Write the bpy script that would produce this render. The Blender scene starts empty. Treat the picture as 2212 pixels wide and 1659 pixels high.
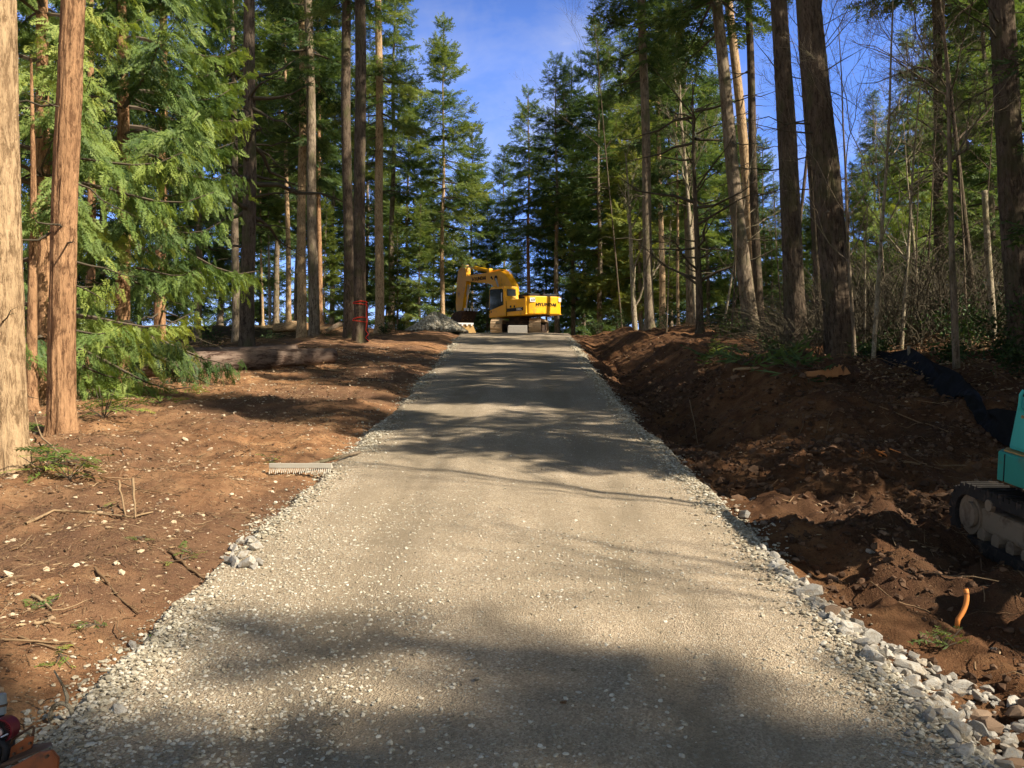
import bpy, bmesh, math, random
import numpy as np
from mathutils import Vector, Matrix, Euler

random.seed(7)
RNG = np.random.default_rng(11)
SC = bpy.context.scene
COL = SC.collection
PI = math.pi

# ------------------------------------------------------------------ helpers
def link(o, parent=None):
    COL.objects.link(o)
    if parent is not None:
        o.parent = parent
    return o

def tag(o, label=None, cat=None, group=None, kind=None):
    if label: o['label'] = label
    if cat: o['category'] = cat
    if group: o['group'] = group
    if kind: o['kind'] = kind
    return o

def thing(name, label, cat, loc=(0, 0, 0), rot=None, group=None):
    o = bpy.data.objects.new(name, None)
    o.empty_display_size = 0.2
    o.location = loc
    if rot is not None:
        o.rotation_euler = rot
    link(o)
    return tag(o, label, cat, group)

def np_mesh(name, V, faces, mats, midx=None, tone=None, smooth=False):
    me = bpy.data.meshes.new(name)
    V = np.ascontiguousarray(V, dtype=np.float32)
    faces = [np.asarray(f, dtype=np.int32) for f in faces if len(f)]
    me.vertices.add(len(V)); me.vertices.foreach_set('co', V.ravel())
    loops = np.concatenate([f.ravel() for f in faces]).astype(np.int32)
    tot = np.concatenate([np.full(len(f), f.shape[1], dtype=np.int32) for f in faces])
    st = np.concatenate([[0], np.cumsum(tot)[:-1]]).astype(np.int32)
    me.loops.add(len(loops)); me.loops.foreach_set('vertex_index', loops)
    me.polygons.add(len(tot)); me.polygons.foreach_set('loop_start', st)
    if midx is not None:
        me.polygons.foreach_set('material_index', np.asarray(midx, dtype=np.int32))
    me.polygons.foreach_set('use_smooth', np.full(len(tot), smooth, dtype=bool))
    for m in (mats if isinstance(mats, (list, tuple)) else [mats]):
        me.materials.append(m)
    me.update(calc_edges=True)
    if tone is not None:
        a = me.attributes.new('tone', 'FLOAT', 'POINT')
        a.data.foreach_set('value', np.asarray(tone, dtype=np.float32))
    return me

def obj(name, me, parent=None):
    return link(bpy.data.objects.new(name, me), parent)

class BM:
    """collects solids and links them as one mesh object"""
    def __init__(s): s.bm = bmesh.new()
    def _xf(s, vs, M):
        if M is not None: bmesh.ops.transform(s.bm, matrix=M, verts=vs)
    def box(s, c, d, M=None, bevel=0.0):
        r = bmesh.ops.create_cube(s.bm, size=1.0)
        vs = r['verts']
        bmesh.ops.scale(s.bm, vec=d, verts=vs); bmesh.ops.translate(s.bm, vec=c, verts=vs)
        if bevel:
            es = list({e for v in vs for e in v.link_edges})
            rr = bmesh.ops.bevel(s.bm, geom=es, offset=bevel, segments=2, affect='EDGES', profile=0.6)
            vs = list({v for f in rr['faces'] for v in f.verts} | {v for v in vs if v.is_valid})
        s._xf(vs, M); return s
    def prism(s, pts, axis, lo, hi, M=None, bevel=0.0):
        ax = {'x': lambda a, b, t: (t, a, b), 'y': lambda a, b, t: (a, t, b), 'z': lambda a, b, t: (a, b, t)}[axis]
        lo_v = [s.bm.verts.new(ax(a, b, lo)) for a, b in pts]
        hi_v = [s.bm.verts.new(ax(a, b, hi)) for a, b in pts]
        n = len(pts); fs = [s.bm.faces.new(lo_v), s.bm.faces.new(hi_v[::-1])]
        for i in range(n):
            fs.append(s.bm.faces.new((lo_v[i], hi_v[i], hi_v[(i + 1) % n], lo_v[(i + 1) % n])))
        bmesh.ops.recalc_face_normals(s.bm, faces=fs)
        vs = lo_v + hi_v
        if bevel:
            es = list({e for f in fs for e in f.edges})
            rr = bmesh.ops.bevel(s.bm, geom=es, offset=bevel, segments=2, affect='EDGES', profile=0.6)
            vs = list({v for f in rr['faces'] for v in f.verts} | {v for v in vs if v.is_valid})
        s._xf(vs, M); return s
    def cyl(s, p0, p1, r, seg=16, r2=None):
        p0, p1 = Vector(p0), Vector(p1); d = p1 - p0
        q = d.to_track_quat('Z', 'Y').to_matrix().to_4x4()
        bmesh.ops.create_cone(s.bm, cap_ends=True, segments=seg, radius1=r, radius2=r if r2 is None else r2,
                              depth=d.length, matrix=Matrix.Translation((p0 + p1) / 2) @ q)
        return s
    def tube(s, pts, r, seg=8):
        pts = [Vector(p) for p in pts]; rings = []
        for i, p in enumerate(pts):
            t = (pts[min(i + 1, len(pts) - 1)] - pts[max(i - 1, 0)]).normalized()
            if i == 0: a = t.cross(Vector((0, 0, 1)) if abs(t.z) < .9 else Vector((1, 0, 0)))
            else: a = a - t * a.dot(t)
            a = a.normalized(); b = t.cross(a)
            rr = r[i] if isinstance(r, (list, tuple)) else r
            rings.append([s.bm.verts.new(p + a * (rr * math.cos(k * 2 * PI / seg)) + b * (rr * math.sin(k * 2 * PI / seg))) for k in range(seg)])
        for A, B in zip(rings, rings[1:]):
            for k in range(seg):
                s.bm.faces.new((A[k], A[(k + 1) % seg], B[(k + 1) % seg], B[k]))
        s.bm.faces.new(rings[0][::-1]); s.bm.faces.new(rings[-1])
        return s
    def build(s, name, mat, parent=None, smooth=False, rotz=None):
        me = bpy.data.meshes.new(name)
        bmesh.ops.recalc_face_normals(s.bm, faces=s.bm.faces)
        s.bm.to_mesh(me); s.bm.free()
        if smooth:
            for p in me.polygons: p.use_smooth = True
        me.materials.append(mat)
        o = obj(name, me, parent)
        if rotz is not None: o.rotation_euler = (0, 0, rotz)
        return o

# value noise
def _hash(xi, yi, seed):
    h = (xi.astype(np.int64) * 374761393 + yi.astype(np.int64) * 668265263 + seed * 2246822519) & 0xffffffff
    h = ((h ^ (h >> 13)) * 1274126177) & 0xffffffff
    h = h ^ (h >> 16)
    return (h & 0xffff) / 65535.0
def vnoise(x, y, seed=0):
    xf = np.floor(x); yf = np.floor(y)
    u = x - xf; v = y - yf
    u = u * u * u * (u * (u * 6 - 15) + 10); v = v * v * v * (v * (v * 6 - 15) + 10)
    a = _hash(xf, yf, seed); b = _hash(xf + 1, yf, seed); c = _hash(xf, yf + 1, seed); d = _hash(xf + 1, yf + 1, seed)
    return (a + (b - a) * u) * (1 - v) + (c + (d - c) * u) * v - .5
def fbm(x, y, seed=0, octv=4, gain=.5):
    s = 0; a = 1.0; f = 1.0
    for o in range(octv):
        s = s + a * vnoise(x * f + 17.3 * o, y * f - 9.1 * o, seed + o); a *= gain; f *= 2.03
    return s
def sstep(a, b, x):
    t = np.clip((x - a) / (b - a), 0, 1); return t * t * (3 - 2 * t)

# ------------------------------------------------------------------ terrain
_ys = np.linspace(-80, 760, 8401)
_sl = np.interp(_ys, [-80, -20, -8, 41, 48, 64, 72, 110, 200, 760], [0, 0, .168, .168, .110, .110, .02, -.035, -.02, 0])
_zs = np.concatenate([[0], np.cumsum((_sl[1:] + _sl[:-1]) / 2 * np.diff(_ys))]); _zs -= np.interp(0, _ys, _zs)
def zr(y): return np.interp(y, _ys, _zs)
def rcx(y): return np.interp(y, [0, 4, 10, 25, 40, 60], [-.05, -.05, -.04, .02, .12, .15])
def rhw(y): return np.interp(y, [0, 3, 13, 23, 38, 50], [1.77, 1.77, 1.74, 2.05, 2.62, 3.1])

CAM_Z = 1.65; PITCH = math.radians(4.0); FOC = 1841.0
CP, SP = math.cos(PITCH), math.sin(PITCH)
MOUNDS = [(3.05, 4.55, .16, .34, .5), (2.9, 6.9, .15, .5, .3), (2.5, 7.6, .13, .35, .3), (3.4, 9.2, .18, .9, .4), (2.2, 9.2, .08, .3, .5),
          (3.6, 4.3, .2, .35, .3), (-4.6, 8.2, .1, 1.2, .8), (-3.0, 6.0, .05, .8, .6), (4.6, 14.6, .22, 1.2, .8)]
def Hbase(x, y):
    x = np.asarray(x, float); y = np.asarray(y, float)
    xr = x - rcx(y); w = rhw(y)
    aR = xr - w; aL = -xr - w
    far = sstep(8.6, 14.5, y)
    z = zr(y) - .07
    z = z - .10 * sstep(-.1, .35, aR) - (.07 + .07 * far) * sstep(.25, 1.0, aR) * (1 - .3 * far)
    z = z + far * (1 - .5 * sstep(34, 50, y)) * (.64 * sstep(.95, 2.6, aR))
    z = z - .30 * np.exp(-((aR - .8) / .38) ** 2) * sstep(8, 11, y) * (1 - sstep(32, 42, y))
    z = z + far * .05 * np.clip(aR - 4, 0, 60) * (1 - sstep(60, 110, y))
    z = z + .12 * sstep(-.05, .8, aL) + .08 * sstep(1, 5, aL)
    m = sstep(4, 12, np.abs(x)) * sstep(5, 30, np.abs(y))
    z = z + 1.4 * fbm(x / 14, y / 14, 5, 2) * m
    return z
def H(x, y):
    x = np.asarray(x, float); y = np.asarray(y, float)
    z = Hbase(x, y)
    xr = x - rcx(y); w = rhw(y)
    off = sstep(-.05, .5, np.abs(xr) - w)
    R = (xr > 0)
    near = 1 - sstep(40, 70, y)
    amp = np.where(R, .30, .13) * near
    n = amp * fbm(x / .9, y / .9, 21, 5, .52)
    n = n + np.where(R, .115, .055) * near * np.abs(fbm(x / .24, y / .24, 33, 4)) + np.where(R, .030, .018) * near * vnoise(x / .06, y / .06, 41)
    for mx, my, mh, ms, an in MOUNDS:
        n = n + mh * np.exp(-((x - mx) ** 2 + (y - my) ** 2) / (ms * ms)) * (1 + an * fbm(x / .25, y / .25, 61, 3))
    return z + off * n
def road_z(x, y):
    xr = x - rcx(y); w = rhw(y) + .12 * fbm(y / .8, np.sign(xr) * 3.7, 9, 3) + .05
    t = np.abs(xr) / w
    return zr(y) + .035 * (1 - np.clip(t, 0, 1) ** 2) + .018 * fbm(x / .7, y / .7, 77, 3) - .014 * np.exp(-((np.abs(xr) - .82) / .2) ** 2) - .45 * sstep(.94, 1.12, t)
def surf(x, y):
    x = np.asarray(x, float); y = np.asarray(y, float)
    inr = np.abs(x - rcx(y)) < rhw(y) + .25
    return np.where(inr & (y < 64), np.maximum(H(x, y), road_z(x, y)), H(x, y))

def ray(px, py):
    u = (px - 1106) / FOC; v = (829.5 - py) / FOC
    return np.array([u, CP - v * SP, SP + v * CP])
_tt = np.concatenate([np.arange(1.5, 20, .01), np.arange(20, 140, .05)])
def at(px, py):
    """where the ground meets the line of sight of a spot measured in the photograph"""
    d = ray(px, py); P = _tt[:, None] * d
    g = surf(P[:, 0], P[:, 1]) - (P[:, 2] + CAM_Z)
    k = int(np.argmax(g > 0)) if (g > 0).any() else len(_tt) - 1
    p = P[k]; return Vector((p[0], p[1], float(surf(p[0], p[1]))))
def atY(px, Y):
    """ground point at distance Y in the direction of photograph column px"""
    z = float(zr(Y))
    for _ in range(6):
        ang = math.atan2(z - CAM_Z, Y); v = math.tan(ang - PITCH)
        x = (px - 1106) / FOC * Y / (CP - v * SP); z = float(surf(x, Y))
    return Vector((x, Y, z))
def pt(px, py, Y):
    d = ray(px, py); k = Y / d[1]
    return Vector((d[0] * k, Y, CAM_Z + d[2] * k))

# ------------------------------------------------------------------ materials
def nmat(name):
    m = bpy.data.materials.new(name); m.use_nodes = True
    nt = m.node_tree; nt.nodes.clear()
    out = nt.nodes.new('ShaderNodeOutputMaterial')
    return m, nt, out
def N(nt, t, **kw):
    n = nt.nodes.new(t)
    for k, v in kw.items():
        if k in n.inputs: n.inputs[k].default_value = v
        else: setattr(n, k, v)
    return n
def ramp(nt, fac, stops):
    r = nt.nodes.new('ShaderNodeValToRGB'); e = r.color_ramp.elements
    while len(e) < len(stops): e.new(.5)
    for el, (p, c) in zip(e, stops):
        el.position = p; el.color = (*c, 1)
    nt.links.new(fac, r.inputs[0]); return r.outputs[0]
def mixc(nt, fac, a, b, mode='MIX'):
    m = nt.nodes.new('ShaderNodeMix'); m.data_type = 'RGBA'; m.blend_type = mode
    if isinstance(fac, (int, float)): m.inputs[0].default_value = fac
    else: nt.links.new(fac, m.inputs[0])
    for s, v in ((6, a), (7, b)):
        if isinstance(v, tuple): m.inputs[s].default_value = (*v, 1)
        else: nt.links.new(v, m.inputs[s])
    return m.outputs[2]
def coords(nt, scale=(1, 1, 1), kind='Object'):
    tc = N(nt, 'ShaderNodeTexCoord'); mp = N(nt, 'ShaderNodeMapping')
    mp.inputs['Scale'].default_value = scale
    nt.links.new(tc.outputs[kind], mp.inputs[0]); return mp.outputs[0]
def noise(nt, co, scale, detail=4, rough=.55, dist=0):
    n = N(nt, 'ShaderNodeTexNoise', Scale=scale, Detail=detail, Roughness=rough, Distortion=dist)
    nt.links.new(co, n.inputs['Vector']); return n.outputs[0]
def vor(nt, co, scale, feature='F1'):
    n = N(nt, 'ShaderNodeTexVoronoi', Scale=scale); n.feature = feature
    nt.links.new(co, n.inputs['Vector']); return n
def bump(nt, h, strength, dist=.02):
    b = N(nt, 'ShaderNodeBump', Strength=strength, Distance=dist)
    nt.links.new(h, b.inputs['Height']); return b.outputs[0]
def finish(nt, out, col, rough=.9, normal=None, spec=.2, metal=0.0):
    b = N(nt, 'ShaderNodeBsdfPrincipled')
    if isinstance(col, tuple): b.inputs['Base Color'].default_value = (*col, 1)
    else: nt.links.new(col, b.inputs['Base Color'])
    if isinstance(rough, (int, float)): b.inputs['Roughness'].default_value = rough
    else: nt.links.new(rough, b.inputs['Roughness'])
    b.inputs['Specular IOR Level'].default_value = spec; b.inputs['Metallic'].default_value = metal
    if normal is not None: nt.links.new(normal, b.inputs['Normal'])
    nt.links.new(b.outputs[0], out.inputs[0]); return b

def m_bark(name, light, dark, moss=None, zs=.22, sc=9.0):
    m, nt, out = nmat(name)
    co = coords(nt, (1, 1, zs * .8)); co2 = coords(nt, (1, 1, .6)); co3 = coords(nt, (1, 1, zs * 1.7))
    n1 = noise(nt, co, sc * 1.3, 8, .68, 1.4); n2 = noise(nt, co2, 1.1, 4, .6); n5 = noise(nt, co3, sc * 4.5, 5, .7, .8)
    v = vor(nt, co3, sc * 1.5); vd = ramp(nt, v.outputs['Distance'], [(.25, (1, 1, 1)), (.75, (.1, .1, .1))])
    h = mixc(nt, .40, n1, n5); h = mixc(nt, .07, h, vd)
    mid = tuple(.6 * a + .4 * b for a, b in zip(light, dark))
    c = ramp(nt, h, [(.36, tuple(x * .6 for x in dark)), (.44, dark), (.50, mid), (.60, light)])
    c = mixc(nt, ramp(nt, n2, [(.38, (0, 0, 0)), (.66, (.6, .6, .6))]), c, tuple(x * y for x, y in zip(mid, (.72, .68, .66))))
    if moss:
        n3 = noise(nt, co2, 2.2, 4)
        c = mixc(nt, ramp(nt, n3, [(.5, (0, 0, 0)), (.68, (.7, .7, .7))]), c, moss)
    finish(nt, out, c, .95, bump(nt, h, 1.0, .05), .08); return m

def m_leaf(name, stops, trans=.42, gloss=.025, objvar=.35):
    m, nt, out = nmat(name)
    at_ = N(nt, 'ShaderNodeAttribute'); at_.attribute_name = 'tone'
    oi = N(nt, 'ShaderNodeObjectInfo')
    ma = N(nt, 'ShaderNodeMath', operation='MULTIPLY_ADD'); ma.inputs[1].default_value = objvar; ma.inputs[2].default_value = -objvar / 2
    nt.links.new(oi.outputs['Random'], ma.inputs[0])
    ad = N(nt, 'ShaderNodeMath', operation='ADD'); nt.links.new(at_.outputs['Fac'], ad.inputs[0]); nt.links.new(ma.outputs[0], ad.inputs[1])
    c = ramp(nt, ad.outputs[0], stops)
    d = N(nt, 'ShaderNodeBsdfDiffuse'); t = N(nt, 'ShaderNodeBsdfTranslucent'); g = N(nt, 'ShaderNodeBsdfGlossy', Roughness=.6)
    nt.links.new(c, d.inputs[0])
    ct = mixc(nt, 1.0, c, (1.25, 1.15, .55), 'MULTIPLY'); nt.links.new(ct, t.inputs[0])
    g.inputs[0].default_value = (.8, .85, .8, 1)
    m1 = N(nt, 'ShaderNodeMixShader', Fac=trans); nt.links.new(d.outputs[0], m1.inputs[1]); nt.links.new(t.outputs[0], m1.inputs[2])
    m2 = N(nt, 'ShaderNodeMixShader', Fac=gloss); nt.links.new(m1.outputs[0], m2.inputs[1]); nt.links.new(g.outputs[0], m2.inputs[2])
    nt.links.new(m2.outputs[0], out.inputs[0]); return m

def m_plain(name, col, rough=.7, var=.15, scale=6, spec=.3, metal=0.0, dirt=None, bs=.15, dirt_lo=.5):
    m, nt, out = nmat(name); co = coords(nt)
    n = noise(nt, co, scale, 5, .6)
    c = mixc(nt, n, tuple(x * (1 - var) for x in col), tuple(min(1, x * (1 + var)) for x in col))
    if dirt:
        n2 = noise(nt, co, scale * .7, 6, .7, .3)
        c = mixc(nt, ramp(nt, n2, [(dirt_lo, (0, 0, 0)), (dirt_lo + .16, (.85, .85, .85))]), c, dirt)
    finish(nt, out, c, rough, bump(nt, n, bs, .01), spec, metal); return m

def m_tone(name, stops, rough=.9, bs=.3, sc=40, dust=None):
    m, nt, out = nmat(name); co = coords(nt)
    a = N(nt, 'ShaderNodeAttribute'); a.attribute_name = 'tone'
    n = noise(nt, co, sc, 4)
    c = ramp(nt, a.outputs['Fac'], stops)
    c = mixc(nt, .5, c, ramp(nt, n, [(.25, (.45, .45, .45)), (.75, (1.2, 1.2, 1.2))]), 'MULTIPLY')
    if dust:
        nd = noise(nt, co, 2.6, 6, .7); c = mixc(nt, ramp(nt, nd, [(.46, (0, 0, 0)), (.62, (.75, .75, .75))]), c, dust)
    finish(nt, out, c, rough, bump(nt, n, bs, .01), .15); return m

def m_dirt():
    m, nt, out = nmat('dirt'); co = coords(nt)
    big = noise(nt, co, .45, 4); mid = noise(nt, co, 3.2, 6, .65); fine = noise(nt, co, 28, 6, .7); vf = noise(nt, co, 110, 3, .6)
    c = ramp(nt, mid, [(.28, (.125, .060, .030)), (.48, (.325, .165, .078)), (.66, (.50, .285, .14))])
    c = mixc(nt, ramp(nt, big, [(.42, (0, 0, 0)), (.62, (.75, .75, .75))]), c, (.145, .082, .052))
    c = mixc(nt, ramp(nt, fine, [(.3, (.75, .75, .75)), (.46, (0, 0, 0))]), c, (.055, .029, .017))
    c = mixc(nt, ramp(nt, vf, [(.60, (0, 0, 0)), (.70, (.7, .7, .7))]), c, (.44, .30, .17))
    # right of the road: darker, slightly redder dirt
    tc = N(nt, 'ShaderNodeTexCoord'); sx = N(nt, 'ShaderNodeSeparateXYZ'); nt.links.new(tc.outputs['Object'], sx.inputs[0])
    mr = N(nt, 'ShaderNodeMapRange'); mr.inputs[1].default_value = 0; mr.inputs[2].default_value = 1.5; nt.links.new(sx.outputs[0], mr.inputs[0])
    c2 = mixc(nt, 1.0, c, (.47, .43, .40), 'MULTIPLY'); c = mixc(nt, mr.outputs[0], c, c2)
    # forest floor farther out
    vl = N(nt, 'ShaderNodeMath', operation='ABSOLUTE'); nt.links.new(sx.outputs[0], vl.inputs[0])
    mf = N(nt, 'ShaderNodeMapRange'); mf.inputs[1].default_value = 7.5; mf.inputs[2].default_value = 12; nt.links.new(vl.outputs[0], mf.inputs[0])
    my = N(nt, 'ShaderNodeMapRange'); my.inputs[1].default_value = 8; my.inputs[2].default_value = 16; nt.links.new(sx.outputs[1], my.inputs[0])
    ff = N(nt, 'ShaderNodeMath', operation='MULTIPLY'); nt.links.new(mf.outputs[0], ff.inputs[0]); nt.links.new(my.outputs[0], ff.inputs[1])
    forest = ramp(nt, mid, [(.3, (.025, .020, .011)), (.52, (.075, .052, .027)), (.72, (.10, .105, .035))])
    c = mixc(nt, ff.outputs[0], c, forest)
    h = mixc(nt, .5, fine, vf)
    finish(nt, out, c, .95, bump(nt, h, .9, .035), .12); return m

def m_gravel():
    m, nt, out = nmat('gravel'); co = coords(nt, (1, 1, .3))
    big = noise(nt, co, .55, 4); mid = noise(nt, co, 5, 5); fine = noise(nt, co, 75, 4, .7)
    v1 = vor(nt, co, 58); v2 = vor(nt, co, 120)
    base = ramp(nt, mid, [(.3, (.44, .338, .232)), (.7, (.60, .475, .335))])
    st = ramp(nt, v2.outputs['Color'], [(.2, (.15, .122, .088)), (.6, (.54, .425, .295)), (.92, (.73, .64, .49))])
    base = mixc(nt, .55, base, st)
    isl = N(nt, 'ShaderNodeSeparateColor'); nt.links.new(v1.outputs['Color'], isl.inputs[0])
    mk = N(nt, 'ShaderNodeMath', operation='GREATER_THAN'); mk.inputs[1].default_value = .87; nt.links.new(isl.outputs[0], mk.inputs[0])
    rd = N(nt, 'ShaderNodeMath', operation='LESS_THAN'); rd.inputs[1].default_value = .42; nt.links.new(v1.outputs['Distance'], rd.inputs[0])
    mm = N(nt, 'ShaderNodeMath', operation='MULTIPLY'); nt.links.new(mk.outputs[0], mm.inputs[0]); nt.links.new(rd.outputs[0], mm.inputs[1])
    c = mixc(nt, mm.outputs[0], base, (.62, .56, .45))
    c = mixc(nt, ramp(nt, big, [(.40, (0, 0, 0)), (.66, (.5, .5, .5))]), c, (.33, .265, .178))
    trk = noise(nt, coords(nt, (1.6, .16, .1)), 1.0, 5, .6)
    c = mixc(nt, ramp(nt, trk, [(.42, (0, 0, 0)), (.62, (.42, .42, .42))]), c, (.285, .228, .153))
    # farther up the drive the colour turns slightly darker and greyer
    tc = N(nt, 'ShaderNodeTexCoord'); sx = N(nt, 'ShaderNodeSeparateXYZ'); nt.links.new(tc.outputs['Object'], sx.inputs[0])
    mr = N(nt, 'ShaderNodeMapRange'); mr.inputs[1].default_value = 9; mr.inputs[2].default_value = 18; nt.links.new(sx.outputs[1], mr.inputs[0])
    c = mixc(nt, mr.outputs[0], c, mixc(nt, 1.0, c, (.84, .85, .88), 'MULTIPLY'))
    ax = N(nt, 'ShaderNodeMath', operation='ABSOLUTE'); nt.links.new(sx.outputs[0], ax.inputs[0])
    sb = N(nt, 'ShaderNodeMath', operation='SUBTRACT'); sb.inputs[1].default_value = .84; nt.links.new(ax.outputs[0], sb.inputs[0])
    ab = N(nt, 'ShaderNodeMath', operation='ABSOLUTE'); nt.links.new(sb.outputs[0], ab.inputs[0])
    tm = N(nt, 'ShaderNodeMapRange'); tm.inputs[1].default_value = .12; tm.inputs[2].default_value = .34; tm.inputs[3].default_value = 1; tm.inputs[4].default_value = 0; nt.links.new(ab.outputs[0], tm.inputs[0])
    tn_ = ramp(nt, noise(nt, coords(nt, (2.2, .35, .3)), 1.4, 5, .6), [(.36, (0, 0, 0)), (.56, (.55, .55, .55))])
    c = mixc(nt, mixc(nt, 1.0, tm.outputs[0], tn_, 'MULTIPLY'), c, (.265, .212, .142))
    h = mixc(nt, .5, v2.outputs['Distance'], fine)
    finish(nt, out, c, .92, bump(nt, h, .8, .02), .15); return m

M = {}
M['dirt'] = m_dirt(); M['gravel'] = m_gravel()
M['bark_tan'] = m_bark('bark_tan', (.66, .465, .27), (.22, .14, .075), sc=11)
M['bark_red'] = m_bark('bark_red', (.54, .315, .165), (.15, .078, .042), sc=9)
M['bark_dark'] = m_bark('bark_dark', (.185, .14, .10), (.055, .04, .03), (.10, .10, .045), sc=8)
M['bark_grey'] = m_bark('bark_grey', (.34, .27, .19), (.11, .08, .055), (.13, .13, .06), sc=7)
M['bark_log'] = m_bark('bark_log', (.27, .20, .155), (.06, .035, .026), sc=5)
M['bark_pale'] = m_bark('bark_pale', (.50, .43, .31), (.17, .13, .08), (.24, .23, .10), zs=.6, sc=7)
M['bark_twig'] = m_plain('bark_twig', (.11, .085, .06), .95, .3, 5)
M['dead_twig'] = m_plain('dead_twig', (.085, .07, .045), .95, .4, 3)
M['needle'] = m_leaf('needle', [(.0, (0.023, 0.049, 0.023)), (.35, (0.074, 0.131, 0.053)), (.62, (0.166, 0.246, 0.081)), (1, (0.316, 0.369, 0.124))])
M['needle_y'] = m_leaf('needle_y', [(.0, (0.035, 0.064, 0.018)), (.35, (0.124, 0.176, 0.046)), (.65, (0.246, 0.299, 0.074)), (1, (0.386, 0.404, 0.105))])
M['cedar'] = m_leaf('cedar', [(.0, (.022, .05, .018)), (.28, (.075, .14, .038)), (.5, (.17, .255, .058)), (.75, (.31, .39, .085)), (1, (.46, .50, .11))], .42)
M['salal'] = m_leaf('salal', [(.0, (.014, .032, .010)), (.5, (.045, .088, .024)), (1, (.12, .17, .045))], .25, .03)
M['rock'] = m_tone('rock', [(0, (.22, .21, .19)), (.5, (.42, .395, .35)), (1, (.60, .565, .50))], .9, .8, 16, (.33, .26, .18))
M['rock_brown'] = m_tone('rock_brown', [(0, (.15, .09, .055)), (.5, (.26, .17, .11)), (1, (.36, .27, .19))], .9, .5, 22)
M['pebble'] = m_tone('pebble', [(0, (.24, .20, .14)), (.45, (.46, .405, .30)), (1, (.74, .69, .58))], .9, .2, 60)
M['pebble_warm'] = m_tone('pebble_warm', [(0, (.26, .16, .09)), (.4, (.46, .33, .20)), (1, (.74, .62, .45))], .9, .2, 60)
M['clod'] = m_tone('clod', [(0, (.055, .032, .020)), (.5, (.125, .072, .043)), (1, (.21, .13, .08))], .97, .6, 40)
M['stick'] = m_tone('stick', [(0, (.10, .06, .035)), (.5, (.24, .15, .08)), (1, (.46, .33, .19))], .9, .4, 30)
M['ox_fresh'] = m_plain('ox_fresh', (.42, .20, .08), .85, .2, 20)

# scene settings
SUN_E, SUN_AZ, SUN_STR = 38, 120, 9.0
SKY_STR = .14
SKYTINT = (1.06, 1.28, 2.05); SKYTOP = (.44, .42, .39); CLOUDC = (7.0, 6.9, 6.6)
# x, y, height and crown of the trees right of the picture
SHADE = [(8.3, 5.8, 15, 'D'), (11.4, 7.9, 17, 'F'), (9.7, 10.7, 17, 'D'), (14.6, 6.0, 18, 'D'), (18.4, 7.5, 22, 'F'), (23.2, 5.8, 24, 'F'), (13.4, -5.6, 15.5, 'Q'), (19.0, -9.8, 20, 'B'), (10.2, -3.9, 13.6, 'D'), (29.7, 1.8, 24, 'F'), (12.7, 13.8, 24, 'R'), (13.6, 16.2, 26, 'Q'), (18.5, 0.9, 15, 'E'), (15.5, -5.5, 16.8, 'E')]

# ------------------------------------------------------------------ vegetation
def rhomb(p, d, n, l, w):
    p = np.array(p, float); d = np.array(d, float); d /= np.linalg.norm(d); n = np.array(n, float)
    s = np.cross(n, d); s /= np.linalg.norm(s)
    return [p, p + d * l * .42 + s * w * .5, p + d * l, p + d * l * .42 - s * w * .5]
def make_template(quads):
    V = np.array([v for q in quads for v in q], float)
    return V, np.arange(len(V)).reshape(-1, 4)
def t_fir(rg, st=5):
    q = []
    for i in range(st):
        s = .06 + .84 * i / (st - 1)
        for sg in (-1, 1):
            a = math.radians(rg.uniform(38, 58))
            q.append(rhomb((s, 0, 0), (math.cos(a), sg * math.sin(a), rg.uniform(-.35, .35)), (rg.uniform(-.3, .3), rg.uniform(-.5, .5), 1), .42 * (1.1 - .55 * s), .115))
    q.append(rhomb((.55, 0, 0), (1, 0, 0), (0, .2, 1), .5, .10))
    q.append(rhomb((.0, 0, 0), (1, 0, 0.02), (0, 1, .2), .9, .07))
    return make_template(q)
def t_cedar(rg, st=7, fine=True):
    q = []
    for i in range(st):
        s = .05 + .85 * i / (st - 1); z = -.22 * s * s
        for sg in (-1, 1):
            a = math.radians(rg.uniform(35, 52)); l = .40 * (1.08 - .7 * s) * rg.uniform(.8, 1.2)
            d = np.array((math.cos(a), sg * math.sin(a), rg.uniform(-.35, .0)))
            p = np.array((s, 0, z))
            if fine:
                q.append(rhomb(p, d, (0, 0, 1), l, .062))
                for k, b in ((.35, .5), (.5, -.5)):
                    c, sn = math.cos(b), math.sin(b)
                    d2 = np.array((d[0] * c - d[1] * sn, d[0] * sn + d[1] * c, d[2] - .1))
                    q.append(rhomb(p + d / np.linalg.norm(d) * l * k, d2, (0, .2, 1), l * .55, .05))
            else:
                q.append(rhomb(p, d, (0, 0, 1), l * 1.05, .085))
    q.append(rhomb((.8, 0, -.15), (1, 0, -.35), (0, 0, 1), .32, .07))
    return make_template(q)

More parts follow.
